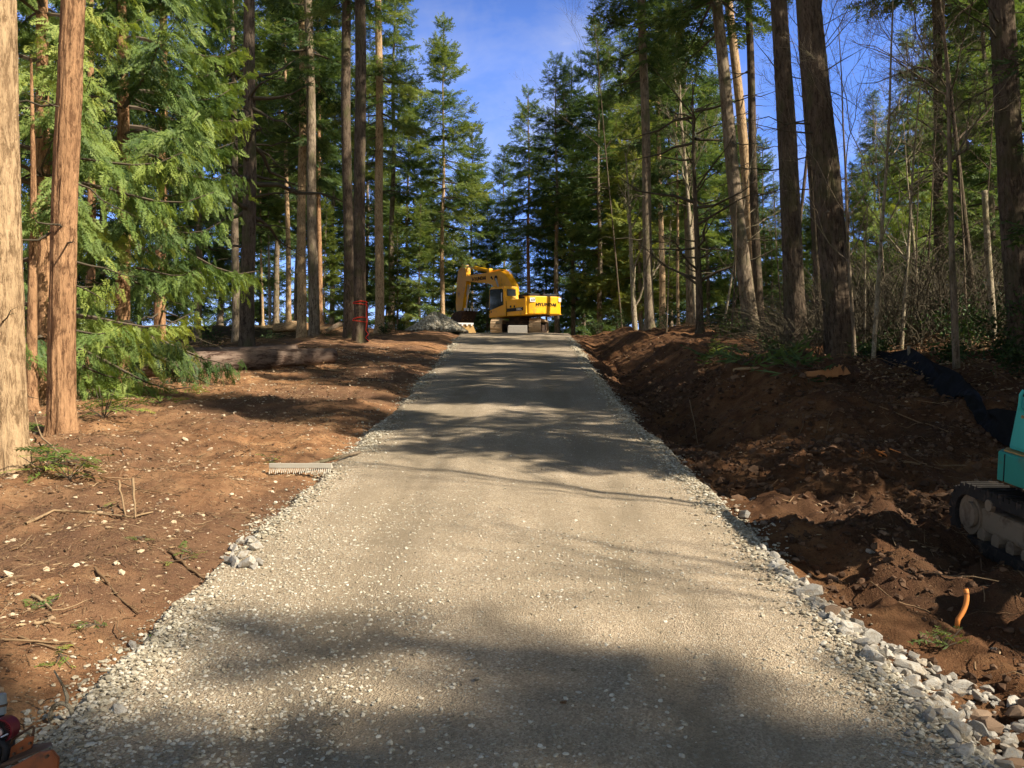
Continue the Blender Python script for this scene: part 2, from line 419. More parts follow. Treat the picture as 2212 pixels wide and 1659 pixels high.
def norm(a): return a / np.maximum(np.linalg.norm(a, axis=-1, keepdims=True), 1e-9)
def inst(tpl, pos, fwd, nrm, sc):
    TV, TF = tpl
    F = norm(fwd); S = norm(np.cross(nrm, F)); Nn = np.cross(F, S)
    V = pos[:, None] + sc[:, None, None] * (TV[None, :, 0:1] * F[:, None] + TV[None, :, 1:2] * S[:, None] + TV[None, :, 2:3] * Nn[:, None])
    n, k = len(pos), len(TV)
    Fc = (TF[None] + (np.arange(n) * k)[:, None, None]).reshape(-1, TF.shape[1])
    return V.reshape(-1, 3), Fc
def tubes(P, R, sides=3):
    """P (M,K,3), R (M,K)"""
    P = np.asarray(P, float); R = np.asarray(R, float); Mn, K, _ = P.shape
    T = norm(np.gradient(P, axis=1))
    ref = np.where(np.abs(T[..., 2:3]) > .9, np.array([1., 0, 0]), np.array([0, 0, 1.]))
    A = norm(np.cross(T, ref)); B = np.cross(T, A)
    th = np.arange(sides) * 2 * PI / sides
    V = P[:, :, None] + R[:, :, None, None] * (A[:, :, None] * np.cos(th)[None, None, :, None] + B[:, :, None] * np.sin(th)[None, None, :, None])
    idx = np.arange(Mn * K * sides).reshape(Mn, K, sides)
    a = idx[:, :-1]; b = np.roll(idx, -1, 2)[:, :-1]; c = np.roll(idx, -1, 2)[:, 1:]; d = idx[:, 1:]
    return V.reshape(-1, 3), np.stack([a, b, c, d], -1).reshape(-1, 4)

class Bag:
    def __init__(s): s.V = []; s.F = []; s.mi = []; s.t = []; s.n = 0
    def add(s, V, F, mi, tone):
        if not len(V): return
        s.V.append(V); s.F.append(F + s.n); s.n += len(V)
        s.mi.append(np.full(len(F), mi)); s.t.append(np.broadcast_to(np.asarray(tone, float), (len(V),)))
    def mesh(s, name, mats, smooth=False):
        return np_mesh(name, np.concatenate(s.V), [np.concatenate(s.F)], mats, np.concatenate(s.mi), np.concatenate(s.t), smooth)

_rg = random.Random(3)
TF_FIR = [t_fir(_rg) for _ in range(3)]
TF_CED = [t_cedar(_rg) for _ in range(3)]
TF_CEDL = [t_cedar(_rg, 6, False) for _ in range(3)]

def crown(kind, seed, Ht, z0, R, n, dens=1.0, tw=.42, leaf='needle', bare=.0, droop=.5, sparse=0.0, azr=None):
    """foliage of one conifer: limbs, side twigs and small leaf sprays; Ht tree height, z0 lowest limb"""
    rg = np.random.default_rng(seed); bag = Bag()
    tp = {'fir': TF_FIR, 'cedar': TF_CED, 'cedarl': TF_CEDL}[kind]
    zz = z0 + (Ht - z0) * np.sort(rg.random(n) ** 1.08) * .99
    az = (np.arange(n) * 2.39996 + rg.normal(0, .5, n))
    if azr is not None: az = azr[0] + (azr[1] - azr[0]) * rg.random(n)
    LP, LR = [], []; PO, FW, NR, SCL, TN = [], [], [], [], []
    for i in range(n):
        t = (zz[i] - z0) / max(Ht - z0, .1)
        r = (R * (1 - t) ** .72 * rg.uniform(.55, 1.12) + .22) * (1.0 if t > .12 else rg.uniform(.5, 1.1))
        if rg.random() < sparse: r *= .45
        dh = np.array([math.cos(az[i]), math.sin(az[i]), 0.0])
        if kind == 'fir':
            e = math.radians(-12 + 50 * t ** 1.2 + rg.normal(0, 8)); s = np.linspace(0, 1, 7)
            P = dh * (r * s * math.cos(e))[:, None]; P[:, 2] = zz[i] + r * s * math.sin(e) - droop * r * .45 * s ** 1.6 * (1 - t) + .20 * r * s ** 3
        else:
            e = math.radians(8 + 35 * t + rg.normal(0, 7)); s = np.linspace(0, 1, 7)
            P = dh * (r * s * math.cos(e))[:, None]; P[:, 2] = zz[i] + r * s * math.sin(e) - droop * 1.25 * r * s ** 1.7 * (1 - .6 * t) + .42 * r * s ** 4
        side = np.array([-dh[1], dh[0], 0])
        P += side * (rg.normal(0, .10) * r * s ** 2)[:, None]
        LP.append(P); LR.append(np.maximum(.006, (.012 + .014 * r) * (1 - s * .92)))
        # side twigs
        st = .24 / dens
        ss = np.arange(.16 if t > .5 else .28, 1.0, st / r) if r > .3 else np.array([.4, .9])
        if bare: ss = ss[ss > bare]
        if not len(ss): continue
        ss = np.repeat(ss, 2) + rg.normal(0, .02, len(ss) * 2); sg = np.tile([-1, 1], len(ss) // 2)
        ss = np.clip(ss, .05, 1)
        sl = np.minimum(1.15, .55 * r * (1 - ss) + .20) * rg.uniform(.6, 1.25, len(ss))
        base = np.stack([np.interp(ss, s, P[:, k]) for k in range(3)], 1)
        tan = norm(np.stack([np.interp(ss, s, np.gradient(P[:, k])) for k in range(3)], 1))
        a = np.radians(rg.uniform(45, 70, len(ss))) * sg
        sd = tan * np.cos(a)[:, None] + side * np.sin(a)[:, None]
        dz = -.18 if kind == 'fir' else -.45
        sd[:, 2] += dz * (1 - t) + rg.normal(0, .12, len(ss)); sd = norm(sd)
        m = 1 + int(1.15 / (tw * .55))
        q = np.arange(m) * tw * .55
        qq = np.broadcast_to(q, (len(ss), m)); ok = qq < sl[:, None]
        pb = base[:, None] + sd[:, None] * qq[..., None]
        pb[..., 2] -= (.25 if kind == 'fir' else .55) * qq ** 2 * (1 - .6 * t)
        fw = np.broadcast_to(sd[:, None], pb.shape) + rg.normal(0, .30, pb.shape)
        if kind != 'fir':
            fw[..., 2] -= rg.uniform(.35, 1.35, fw.shape[:2]) * (1 - .55 * t)
            nr = rg.normal(0, .55, pb.shape) + dh * .8; nr[..., 2] += .5
        else:
            fw[..., 2] -= .12; nr = rg.normal(0, .35, pb.shape); nr[..., 2] += 1.0
        sc = tw * rg.uniform(.65, 1.25, qq.shape) * np.where(qq > sl[:, None] * .6, .85, 1.0)
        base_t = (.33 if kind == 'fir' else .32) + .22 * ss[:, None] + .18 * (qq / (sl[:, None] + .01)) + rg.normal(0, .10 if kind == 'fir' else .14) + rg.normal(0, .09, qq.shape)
        PO.append(pb[ok]); FW.append(fw[ok]); NR.append(nr[ok]); SCL.append(sc[ok]); TN.append(base_t[ok])
        if kind == 'fir':
            tpn = np.linspace(.9, 1, 2); PO.append(np.stack([np.interp(tpn, s, P[:, k]) for k in range(3)], 1))
            FW.append(np.repeat(tan[-1:], 2, 0) + rg.normal(0, .2, (2, 3))); NR.append(np.tile([0., 0, 1.], (2, 1)) + rg.normal(0, .2, (2, 3)))
            SCL.append(np.full(2, tw)); TN.append(np.full(2, .6))
    PO = np.concatenate(PO); FW = np.concatenate(FW); NR = np.concatenate(NR); SCL = np.concatenate(SCL); TN = np.concatenate(TN)
    pick = rg.integers(0, 3, len(PO))
    for k in range(3):
        s_ = pick == k
        V, F = inst(tp[k], PO[s_], FW[s_], NR[s_], SCL[s_])
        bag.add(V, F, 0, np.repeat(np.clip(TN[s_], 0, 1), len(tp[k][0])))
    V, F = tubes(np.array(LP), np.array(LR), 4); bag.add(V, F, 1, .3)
    # leader
    V, F = tubes(np.array([[[0, 0, Ht * .9], [0, 0, Ht * .96], [0, 0, Ht]]]), np.array([[.05, .03, .006]]), 4); bag.add(V, F, 1, .3)
    return bag.mesh('crown', [M[leaf], M['bark_twig']])

_cc = {}
def crown_cached(key, *a, **k):
    if key not in _cc: _cc[key] = crown(*a, **k)
    return _cc[key]

def trunk_mesh(d0, h, d1, seed, flare=.35, rough=.03, na=20, nz=60, wob=.0, mat=None, ridge=1.0, broken=False):
    rg = np.random.default_rng(seed)
    z = -0.45 + (h + .45) * (np.linspace(0, 1, nz) ** 1.35)
    th = np.arange(na) * 2 * PI / na
    rr = np.interp(z, [-.45, h], [d0 / 2 * 1.02, d1 / 2])
    rr = rr * (1 + flare * np.exp(-np.clip(z, -.2, None) / (d0 * .75)))
    Z, TH = np.meshgrid(z, th, indexing='ij')
    lob = 1 + .10 * np.exp(-np.clip(Z, 0, None) / (d0 * .9)) * np.cos(TH * 5 + seed) * (flare > .05)
    nx = np.cos(TH) * 3.2; ny = np.sin(TH) * 3.2
    nn = vnoise(nx * 2.2 + seed, ny * 2.2 + Z * 1.7, seed) + .6 * vnoise(nx * 5 + seed, ny * 5 + Z * 4.2, seed + 3)
    if na >= 32:
        fl = np.abs(vnoise(np.cos(TH) * 9 + seed, np.sin(TH) * 9 + Z * 2.4, seed + 7)) + .6 * np.abs(vnoise(np.cos(TH) * 19 + seed, np.sin(TH) * 19 + Z * 6, seed + 9)); nn = nn + 1.6 * (.42 - fl)
    RR = rr[:, None] * lob * (1 + rough * ridge * 2 * nn)
    wx = wob * np.array([math.sin(seed + q * .55) for q in z]) * np.clip(z / 3, 0, 1); wy = wob * np.array([math.cos(seed * 2 + q * .42) for q in z]) * np.clip(z / 3, 0, 1)
    V = np.stack([RR * np.cos(TH) + wx[:, None], RR * np.sin(TH) + wy[:, None], Z], -1)
    if broken: V[-1, :, 2] += .25 * rg.random(na)
    V = V.reshape(-1, 3)
    i = np.arange(nz * na).reshape(nz, na); j = np.roll(i, -1, 1)
    F = np.stack([i[:-1], j[:-1], j[1:], i[1:]], -1).reshape(-1, 4)
    V = np.concatenate([V, [[wx[-1], wy[-1], z[-1]]]])
    c = len(V) - 1; F3 = np.stack([i[-1], np.roll(i[-1], -1), np.full(na, c)], -1)
    return np_mesh('trunk', V, [F, F3], mat, smooth=True)

def dead_branches(seed, h0, h1, n, rad, L0=.5, L1=2.0, up=-.1, sub=4, curl=.25, thick=1.0, azr=None, rfun=None):
    """bare limbs with side twigs for one tree, as one mesh"""
    rg = np.random.default_rng(seed); P = []; R = []; out = []
    s = np.linspace(0, 1, 6)
    for i in range(n):
        z = rg.uniform(h0, h1); a = rg.uniform(0, 2 * PI) if azr is None else rg.uniform(*azr)
        L = rg.uniform(L0, L1); d = np.array([math.cos(a), math.sin(a), up + rg.normal(0, .25)]); d /= np.linalg.norm(d)
        side = np.array([-d[1], d[0], 0]); r0 = rad if rfun is None else rfun(z)
        p = np.array([math.cos(a), math.sin(a), 0]) * r0 * .6 + [0, 0, z]
        Q = p + d * (L * s)[:, None] + side * (rg.normal(0, .12) * L * s ** 2)[:, None]
        Q[:, 2] += curl * L * rg.uniform(-.6, 1) * s ** 2
        Q[1:] += rg.normal(0, .02 * L, (5, 3))
        P.append(Q); R.append((.006 + .010 * L) * thick * (1.05 - s))
        for k in range(int(sub * L)):
            t = rg.uniform(.25, .95); b = np.array([np.interp(t, s, Q[:, c]) for c in range(3)])
            sg = rg.choice([-1, 1]); l = rg.uniform(.15, .5) * L * (1.1 - t)
            dd = d * .6 + side * sg * .7 + np.array([0, 0, rg.normal(-.1, .35)])
            q = b + dd * (l * s)[:, None]; q[:, 2] -= .12 * l * s ** 2; q[1:] += rg.normal(0, .025 * l, (5, 3))
            P.append(q); R.append((.003 + .005 * l) * thick * (1.05 - s))
        out.append((np.array(P), np.array(R))); P = []; R = []
    return out

def dead_obj(parent, *a, mat='dead_twig', **k):
    for P, R in dead_branches(*a, **k):
        V, F = tubes(P, R, 4)
        obj('dead_branch', np_mesh('dead_branch', V, [F], M[mat], smooth=True), parent)

def bare_tree_arrays(seed, h, r0, levels=3, spread=.55, nb=5, first=.35, lean=(0, 0), wig=.06):
    """trunk polylines and branch polylines of a leafless broadleaf"""
    rg = np.random.default_rng(seed); s = np.linspace(0, 1, 8)
    tr = np.zeros((8, 3)); tr[:, 2] = h * s; tr[:, 0] = lean[0] * h * s ** 1.5; tr[:, 1] = lean[1] * h * s ** 1.5
    tr[1:, :2] += np.cumsum(rg.normal(0, wig * .35, (7, 2)), 0) * np.linspace(.4, 1, 7)[:, None]
    TP = [tr]; TR = [r0 * (1.0 - .82 * s)]
    BP, BR = [], []
    def grow(P, rr, lv, L):
        n = nb if lv == levels else max(3, nb - 1)
        for i in range(n):
            t = rg.uniform(first if lv == levels else .25, .97)
            b = np.array([np.interp(t, s, P[:, c]) for c in range(3)])
            tn = np.array([np.interp(t, s, np.gradient(P[:, c])) for c in range(3)]); tn /= np.linalg.norm(tn)
            rv = rg.normal(0, 1, 3); sd = np.cross(tn, rv); sd /= np.linalg.norm(sd)
            d = tn * (1 - spread) + sd * spread; d[2] += .16; d /= np.linalg.norm(d)
            l = L * rg.uniform(.45, .9) * (1.15 - .55 * t)
            Q = b + d * (l * s)[:, None]; Q[1:] += np.cumsum(rg.normal(0, .028 * l, (7, 3)), 0); Q[:, 2] += .10 * l * s ** 2
            r = max(.0022, np.interp(t, s, rr) * .55)
            BP.append(Q); BR.append(np.maximum(.002, r * (1.0 - .85 * s)))
            if lv > 1: grow(Q, r * (1 - .85 * s), lv - 1, l * .62)
    grow(tr, TR[0], levels, h * .48)
    return TP, TR, BP, BR
def bare_tree(name, label, loc, rot, seed, h, r0, mat='bark_pale', group=None, cat='sapling', bmat=None, **k):
    e = thing(name, label, cat, loc, rot, group)
    TP, TR, BP, BR = bare_tree_arrays(seed, h, r0, **k)
    tp = np.array(TP); tp[:, 0, 2] -= .25
    V, F = tubes(tp, np.array(TR), 8); obj('trunk', np_mesh('trunk', V, [F], M[mat], smooth=True), e)
    V, F = tubes(np.array(BP), np.array(BR), 4); obj('branches', np_mesh('branches', V, [F], M[bmat or mat], smooth=True), e)
    return e

def lean_rot(p0, px, py, Y):
    """rotation that leans a tree standing at p0 so that it passes the given line of sight"""
    q = pt(px, py, Y); d = (q - p0).normalized()
    return Vector((0, 0, 1)).rotation_difference(d).to_euler()
# ------------------------------------------------------------------ ground and road
def axis(fine_lo, fine_hi, st, lo, hi, g=1.07):
    a = list(np.arange(fine_lo, fine_hi, st)); d = st; x = a[-1]
    while x < hi: d *= g; x += d; a.append(x)
    d = st; x = fine_lo; b = []
    while x > lo: d *= g; x -= d; b.append(x)
    return np.array(b[::-1] + a)
gx = axis(-5.2, 5.6, .04, -420, 420); gy = axis(2.2, 10.5, .04, -60, 740, 1.045)
def grid(X, Y, Z):
    n, m = X.shape; i = np.arange(n * m).reshape(n, m)
    F = np.stack([i[:-1, :-1], i[:-1, 1:], i[1:, 1:], i[1:, :-1]], -1).reshape(-1, 4)
    return np.stack([X, Y, Z], -1).reshape(-1, 3), F
X, Y = np.meshgrid(gx, gy); V, F = grid(X, Y, H(X, Y))
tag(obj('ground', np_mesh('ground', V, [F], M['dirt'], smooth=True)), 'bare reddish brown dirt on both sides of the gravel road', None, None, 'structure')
ry = axis(2.2, 10.5, .05, -6, 66, 1.03); tt = np.linspace(-1.12, 1.12, 100)
T, Y = np.meshgrid(tt, ry); X = rcx(Y) + T * (rhw(Y) + .06); V, F = grid(X, Y, road_z(X, Y))
tag(obj('road', np_mesh('road', V, [F], M['gravel'], smooth=True)), 'tan gravel road climbing straight up the hill', None, None, 'structure')

# ------------------------------------------------------------------ stones, gravel, debris
def ico_tpl(rg, flat):
    b = bmesh.new(); bmesh.ops.create_icosphere(b, subdivisions=1, radius=1)
    V = np.array([v.co[:] for v in b.verts]); Fc = np.array([[v.index for v in f.verts] for f in b.faces]); b.free()
    V = V * (1 + rg.normal(0, .16, (len(V), 1))) * np.array([1, rg.uniform(.55, .85), flat]); return V, Fc
_r = np.random.default_rng(5)
def clod_tpl(rg, flat):
    V, Fc = ico_tpl(rg, flat); return V * (1 + rg.normal(0, .22, (len(V), 1))) + rg.normal(0, .12, V.shape), Fc
PEB = [ico_tpl(_r, f) for f in (.28, .36, .42, .5)]
def scatter(name, xy, size, tone, mat, label, cat, lift=.25, tpl=PEB, zf=surf, seed=0):
    rg = np.random.default_rng(seed); n = len(xy); bag = Bag()
    z = zf(xy[:, 0], xy[:, 1]) + size * lift
    P = np.column_stack([xy, z]); a = rg.uniform(0, 2 * PI, n)
    fw = np.stack([np.cos(a), np.sin(a), rg.normal(0, .2, n)], 1); nr = rg.normal(0, .3, (n, 3)); nr[:, 2] += 1
    k = rg.integers(0, len(tpl), n)
    for j in range(len(tpl)):
        s = k == j; V, F = inst(tpl[j], P[s], fw[s], nr[s], size[s]); bag.add(V, F, 0, np.repeat(tone[s], len(tpl[j][0])))
    o = obj(name, bag.mesh(name, [M[mat]])); return tag(o, label, cat, None, 'stuff')
rg = np.random.default_rng(99)
# pale pebbles lying loose on the running surface
n = 90000; y = 2.2 + 10 * rg.random(n) ** 1.7; x = rcx(y) + rg.uniform(-1, 1, n) * rhw(y)
dn = fbm(x / .8, y / 1.3, 301, 3) * .9 + .45 * sstep(.3, -1.5, x) * sstep(9, 4, y) + .35 * (np.abs(x) > 1.3) - .03 * (y - 3)
k = rg.random(n) < np.clip(dn + .10, .03, .85); x, y = x[k], y[k]; n = len(x)
sz = .0035 + .010 * rg.random(n) ** 2.4 * (1 + .3 * (y < 4))
scatter('loose_pebbles', np.column_stack([x, y]), sz, np.clip(rg.normal(.55, .26, n), 0, 1), 'pebble', 'small pale flat pebbles strewn loose over the road surface', 'gravel', .12, zf=road_z, seed=1)
n = 30000; y = 2.3 + 4.6 * rg.random(n) ** 1.3; x = rcx(y) + rg.uniform(-1, 1, n) * rhw(y)
dn = .75 * sstep(.9, -1.6, x + .5 * fbm(y / .7, x / .7, 71, 2)) * sstep(6.6, 2.8, y) + .9 * np.clip(fbm(x / .5, y / .9, 72, 3) - .12, 0, 1)
k = rg.random(n) < np.clip(dn * .42, .010, .7); x, y = x[k], y[k]; n = len(x)
scatter('flat_pebbles', np.column_stack([x, y]), .0065 + .0105 * rg.random(n) ** 1.6, np.clip(rg.normal(.70, .2, n), 0, 1), 'pebble', 'whitish flat pebbles pressed into the near part of the road', 'gravel', .08, zf=road_z, seed=8)
# crushed gravel along both road edges
n = 46000; y = 2.2 + 36 * rg.random(n) ** 2.4; sd = np.where(rg.random(n) < .55, -1, 1)
w = rhw(y) + .10 * fbm(y / .6, sd * 7.7, 411, 3)
x = rcx(y) + sd * (w + rg.normal(-.05, .10, n) + np.where((sd < 0) & (y < 6), -.04, .0))
k = (sd > 0) | (y < 4.4) | (rg.random(n) < np.clip(.25 + 1.3 * fbm(y / 1.1, y * 0 + 2.2, 433, 3), .05, 1)); x, y, sd = x[k], y[k], sd[k]; n = len(x)
sz = (.0055 + .013 * rg.random(n) ** 2.6) * (1 + y / 22)
scatter('edge_gravel', np.column_stack([x, y]), sz, np.clip(rg.normal(.45, .25, n), 0, 1), 'pebble', 'loose grey crushed gravel spilled along both edges of the road', 'gravel', .3, seed=2)
# pebbles in the left dirt and a few in the right
n = 42000; y = 2.3 + 26 * rg.random(n) ** 2.0; sd = np.where(rg.random(n) < .82, -1, 1)
x = rcx(y) + sd * (rhw(y) + .05 + (3.2 + .25 * y) * rg.random(n))
k = rg.random(n) < np.clip(.5 + 1.1 * fbm(x / .9, y / .9, 511, 3), .05, 1); x, y, sd = x[k], y[k], sd[k]; n = len(x)
sz = (.003 + .019 * rg.random(n) ** 5) * (1 + y / 22)
scatter('dirt_pebbles', np.column_stack([x, y]), sz, np.clip(rg.normal(.58, .25, n) - .35 * (sd > 0), 0, 1), 'pebble_warm', 'tan pebbles half buried in the bare dirt beside the road', 'pebbles', .15, seed=3)
# clods of soil
n = 60000; y = 2.4 + 18 * rg.random(n) ** 1.7; sd = np.where(rg.random(n) < .90, 1, -1)
x = rcx(y) + sd * (rhw(y) + .22 + (3.4 + .15 * y) * rg.random(n))
k = rg.random(n) < np.clip(.45 + 1.5 * fbm(x / .7, y / .7, 611, 3), .03, 1); x, y, sd = x[k], y[k], sd[k]; n = len(x)
sz = (.005 + np.where(sd > 0, .026, .010) * rg.random(n) ** 5) * (1 + y / 22)
scatter('soil_clods', np.column_stack([x, y]), sz, np.clip(rg.normal(.45, .22, n), 0, 1), 'clod', 'crumbly dark clods of dug soil', 'soil', .2, [clod_tpl(_r, f) for f in (.45, .6, .7, .8)], seed=4)
# twigs, bark chips and rootlets
def twigs(name, x, y, L, r, tone, label, seed, lift=.012):
    g = np.random.default_rng(seed); n = len(x); a = g.uniform(0, PI, n); s = np.linspace(-.5, .5, 4)
    bend = g.normal(0, .12, n)
    px = x[:, None] + L[:, None] * (np.cos(a)[:, None] * s - np.sin(a)[:, None] * bend[:, None] * (s * 2) ** 2)
    py = y[:, None] + L[:, None] * (np.sin(a)[:, None] * s + np.cos(a)[:, None] * bend[:, None] * (s * 2) ** 2)
    pz = surf(px, py) + lift + g.random((n, 1)) * .03 + (g.normal(0, .10, (n, 1)) * L[:, None]) * s
    V, F = tubes(np.stack([px, py, pz], -1), np.repeat(r[:, None], 4, 1) * np.array([1, .95, .8, .5]), 4)
    bag = Bag(); bag.add(V, F, 0, np.repeat(tone, 16)); return tag(obj(name, bag.mesh(name, [M['stick']])), label, 'debris', None, 'stuff')
n = 9000; y = 2.5 + 28 * rg.random(n) ** 1.8; x = rcx(y) - rhw(y) - .12 - (3.5 + .3 * y) * rg.random(n) ** .8
twigs('twig_litter', x, y, .02 + .26 * rg.random(n) ** 3.5, .0010 + .0035 * rg.random(n) ** 3, np.clip(rg.normal(.5, .25, n), 0, 1), 'thin twigs and rootlets littering the dirt left of the road', 5)
CHIP = []
for _ in range(4):
    V_, F_ = ico_tpl(_r, .16); CHIP.append((V_ * np.array([1, .5, 1]), F_))
n = 20000; y = 2.4 + 24 * rg.random(n) ** 1.8; sd = np.where(rg.random(n) < .70, -1, 1); x = rcx(y) + sd * (rhw(y) + .12 + (3.2 + .3 * y) * rg.random(n) ** .9)
k = rg.random(n) < np.clip(.30 + 1.5 * fbm(x / .6, y / .6, 711, 3), .02, 1); x, y = x[k], y[k]; n = len(x)
scatter('bark_chips', np.column_stack([x, y]), (.006 + .026 * rg.random(n) ** 3.5) * (1 + y / 26), np.clip(rg.normal(.36, .3, n), 0, 1), 'stick', 'torn bark chips and wood splinters mixed into the dirt beside the road', 'bark chips', .2, CHIP, seed=13)
n = 16000; y = 7.5 + 20 * rg.random(n) ** 1.3; x = rcx(y) + rhw(y) + .15 + (2.5 + .25 * y) * rg.random(n)
k = rg.random(n) < np.clip(.30 + 1.6 * fbm(x / .8, y / .8, 811, 3), .02, 1); x, y = x[k], y[k]; n = len(x)
scatter('bank_clods', np.column_stack([x, y]), .012 + .055 * rg.random(n) ** 3.5, np.clip(rg.normal(.5, .25, n), 0, 1), 'clod', 'broken lumps of soil lying on the dug bank right of the road', 'soil', .15, [clod_tpl(_r, f) for f in (.4, .55, .7)], seed=16)
n = 26000; y = 2.4 + 16 * rg.random(n) ** 1.8; x = rcx(y) - rhw(y) - .05 - (3.2 + .25 * y) * rg.random(n) ** .9
twigs('needle_litter', x, y, .012 + .05 * rg.random(n) ** 2, .0012 + .0022 * rg.random(n) ** 2, np.clip(rg.normal(.45, .35, n), 0, 1), 'fine needles and bark chips strewn over the left dirt', 9, .004)
n = 5200; y = 3 + 40 * rg.random(n) ** 1.6; x = rcx(y) + rhw(y) + .5 + (3.5 + .35 * y) * rg.random(n) ** .7
twigs('root_litter', x, y, .03 + .5 * rg.random(n) ** 3.5, .0012 + .006 * rg.random(n) ** 2.5, np.clip(rg.normal(.36, .25, n), 0, 1), 'roots and broken twigs lying on the dug bank right of the road', 6)
# logging slash at the edge of the woods
n = 3400; sd = np.where(rg.random(n) < .45, -1, 1); y = np.where(sd < 0, 20 + 30 * rg.random(n), 13 + 34 * rg.random(n))
x = np.where(sd < 0, -5.5 - 14 * rg.random(n), 5.4 + .05 * y + 11 * rg.random(n))
twigs('logging_slash', x, y, .2 + 1.6 * rg.random(n) ** 2.5, .004 + .016 * rg.random(n) ** 2.5, np.clip(rg.normal(.32, .25, n), 0, 1), 'tangle of broken branches left on the forest floor under the trees', 7, .06)

n = 1500; y = 2.4 + 3.2 * rg.random(n) ** 1.3; a = -.12 + (.2 + .95 * sstep(5.2, 2.7, y)) * rg.random(n); x = rcx(y) + rhw(y) + a
scatter('band_stones', np.column_stack([x, y]), .012 + .022 * rg.random(n) ** 1.8, np.clip(rg.normal(.5, .22, n), 0, 1), 'rock', 'small broken grey stones filling the gaps in the right rock band', 'stones', .15, [ico_tpl(_r, f) for f in (.45, .55, .7)], seed=12)
n = 260; cx_ = rg.uniform(590, 760, n); cy_ = 768 + rg.uniform(0, 34, n); PP_ = np.array([at(a_, b_)[:2] for a_, b_ in zip(cx_[:120], cy_[:120])]); PP_ = PP_[rg.integers(0, 120, n)] + rg.normal(0, .3, (n, 2))
twigs('branch_debris', PP_[:, 0], PP_[:, 1], .1 + .9 * rg.random(n) ** 2, .003 + .010 * rg.random(n) ** 2, np.clip(rg.normal(.3, .25, n), 0, 1), 'heap of broken twigs around the right end of the long fallen log', 14, .05)
def hull_rock(seed, pts=15, el=(1, .75, .6)):
    g = random.Random(seed); b = bmesh.new()
    for _ in range(pts):
        v = Vector((g.gauss(0, 1), g.gauss(0, 1), g.gauss(0, 1))).normalized() * g.uniform(.74, 1.0)
        b.verts.new((v.x * el[0], v.y * el[1], v.z * el[2]))
    r = bmesh.ops.convex_hull(b, input=b.verts); bmesh.ops.delete(b, geom=[e for e in r['geom_interior'] if isinstance(e, bmesh.types.BMVert)], context='VERTS')
    bmesh.ops.bevel(b, geom=list(b.edges), offset=.022, segments=1, affect='EDGES')
    V = np.array([v.co[:] for v in b.verts]); b.verts.index_update(); tr = [[v.index for v in f.verts] for f in b.faces]; b.free(); return V, tr
def rock_mesh(name, seed, tone, mat, **k):
    V, fs = hull_rock(seed, **k); by = {}
    for f in fs: by.setdefault(len(f), []).append(f)
    return np_mesh(name, V, list(by.values()), M[mat], None, np.full(len(V), tone))
ROCKS = [rock_mesh('edge_rock', 50 + i, .25 + .09 * (i % 9), 'rock', pts=13 + i % 5, el=(1, random.uniform(.6, .85), random.uniform(.45, .7))) for i in range(14)]
ROCKB = [rock_mesh('edge_rock', 90 + i, .3 + .1 * i, 'rock_brown', pts=18, el=(1, .8, .65)) for i in range(5)]
STON = [rock_mesh('pale_stone', 120 + i, .35 + .1 * i, 'pebble_warm', pts=24, el=(1, .75, .5)) for i in range(6)]
def put_rock(name, meshes, x, y, s, label, group, cat='rock', lift=.2, g=random):
    o = obj(name, g.choice(meshes)); o.location = (x, y, float(surf(x, y)) + s * lift)
    o.rotation_euler = (g.uniform(-.5, .5), g.uniform(-.5, .5), g.uniform(0, 6.28)); o.scale = (s, s * g.uniform(.8, 1.1), s * g.uniform(.8, 1.1))
    return tag(o, label, cat, group)
g = random.Random(21); placed = []
for i in range(3600):
    y = 2.35 + 3.4 * g.random() ** 1.25; wid = .12 + 1.1 * float(sstep(5.2, 2.7, y))
    a = -.10 + wid * g.random(); x = float(rcx(y) + rhw(y)) + a
    s = g.uniform(.034, .075) * (1 if g.random() < .6 else 1.45)
    if any((x - q[0]) ** 2 + (y - q[1]) ** 2 < (.66 * (s + q[2])) ** 2 for q in placed): continue
    placed.append((x, y, s))
    if len(placed) >= 290: break
for x, y, s in placed:
    br = g.random() < (.10 + .5 * (x - rcx(y) - rhw(y) > .55))
    put_rock('edge_rock', ROCKB if br else ROCKS, x, y, s, 'brown soil stained rock among grey ones along the right road edge' if br else 'angular pale grey rock in the band along the right road edge', 'rocks along the right edge of the road', g=g)
for i in range(16):
    p = at(g.uniform(478, 560), g.uniform(1172, 1232)); put_rock('edge_rock', ROCKS[3:9], p.x, p.y, g.uniform(.03, .075), 'white angular rock in the small heap at the left road edge', 'rocks in the small heap at the left road edge', lift=.35, g=g)
for i, (px, py, s) in enumerate([(1607, 1118, .12), (1650, 1135, .06), (1560, 1075, .05), (1530, 1050, .05), (1690, 1200, .05), (1720, 1215, .05), (1640, 1165, .045), (1800, 1255, .07), (1480, 1000, .045), (1590, 1098, .05)]):
    p = at(px, py); put_rock('edge_rock', ROCKB if i % 2 else ROCKS[:3], p.x, p.y, s * .8, ('reddish rounded rock' if i % 2 else 'grey slab of rock') + ' half sunk in the dirt lip along the right road edge', 'rocks sunk in the dirt lip on the right', g=g)
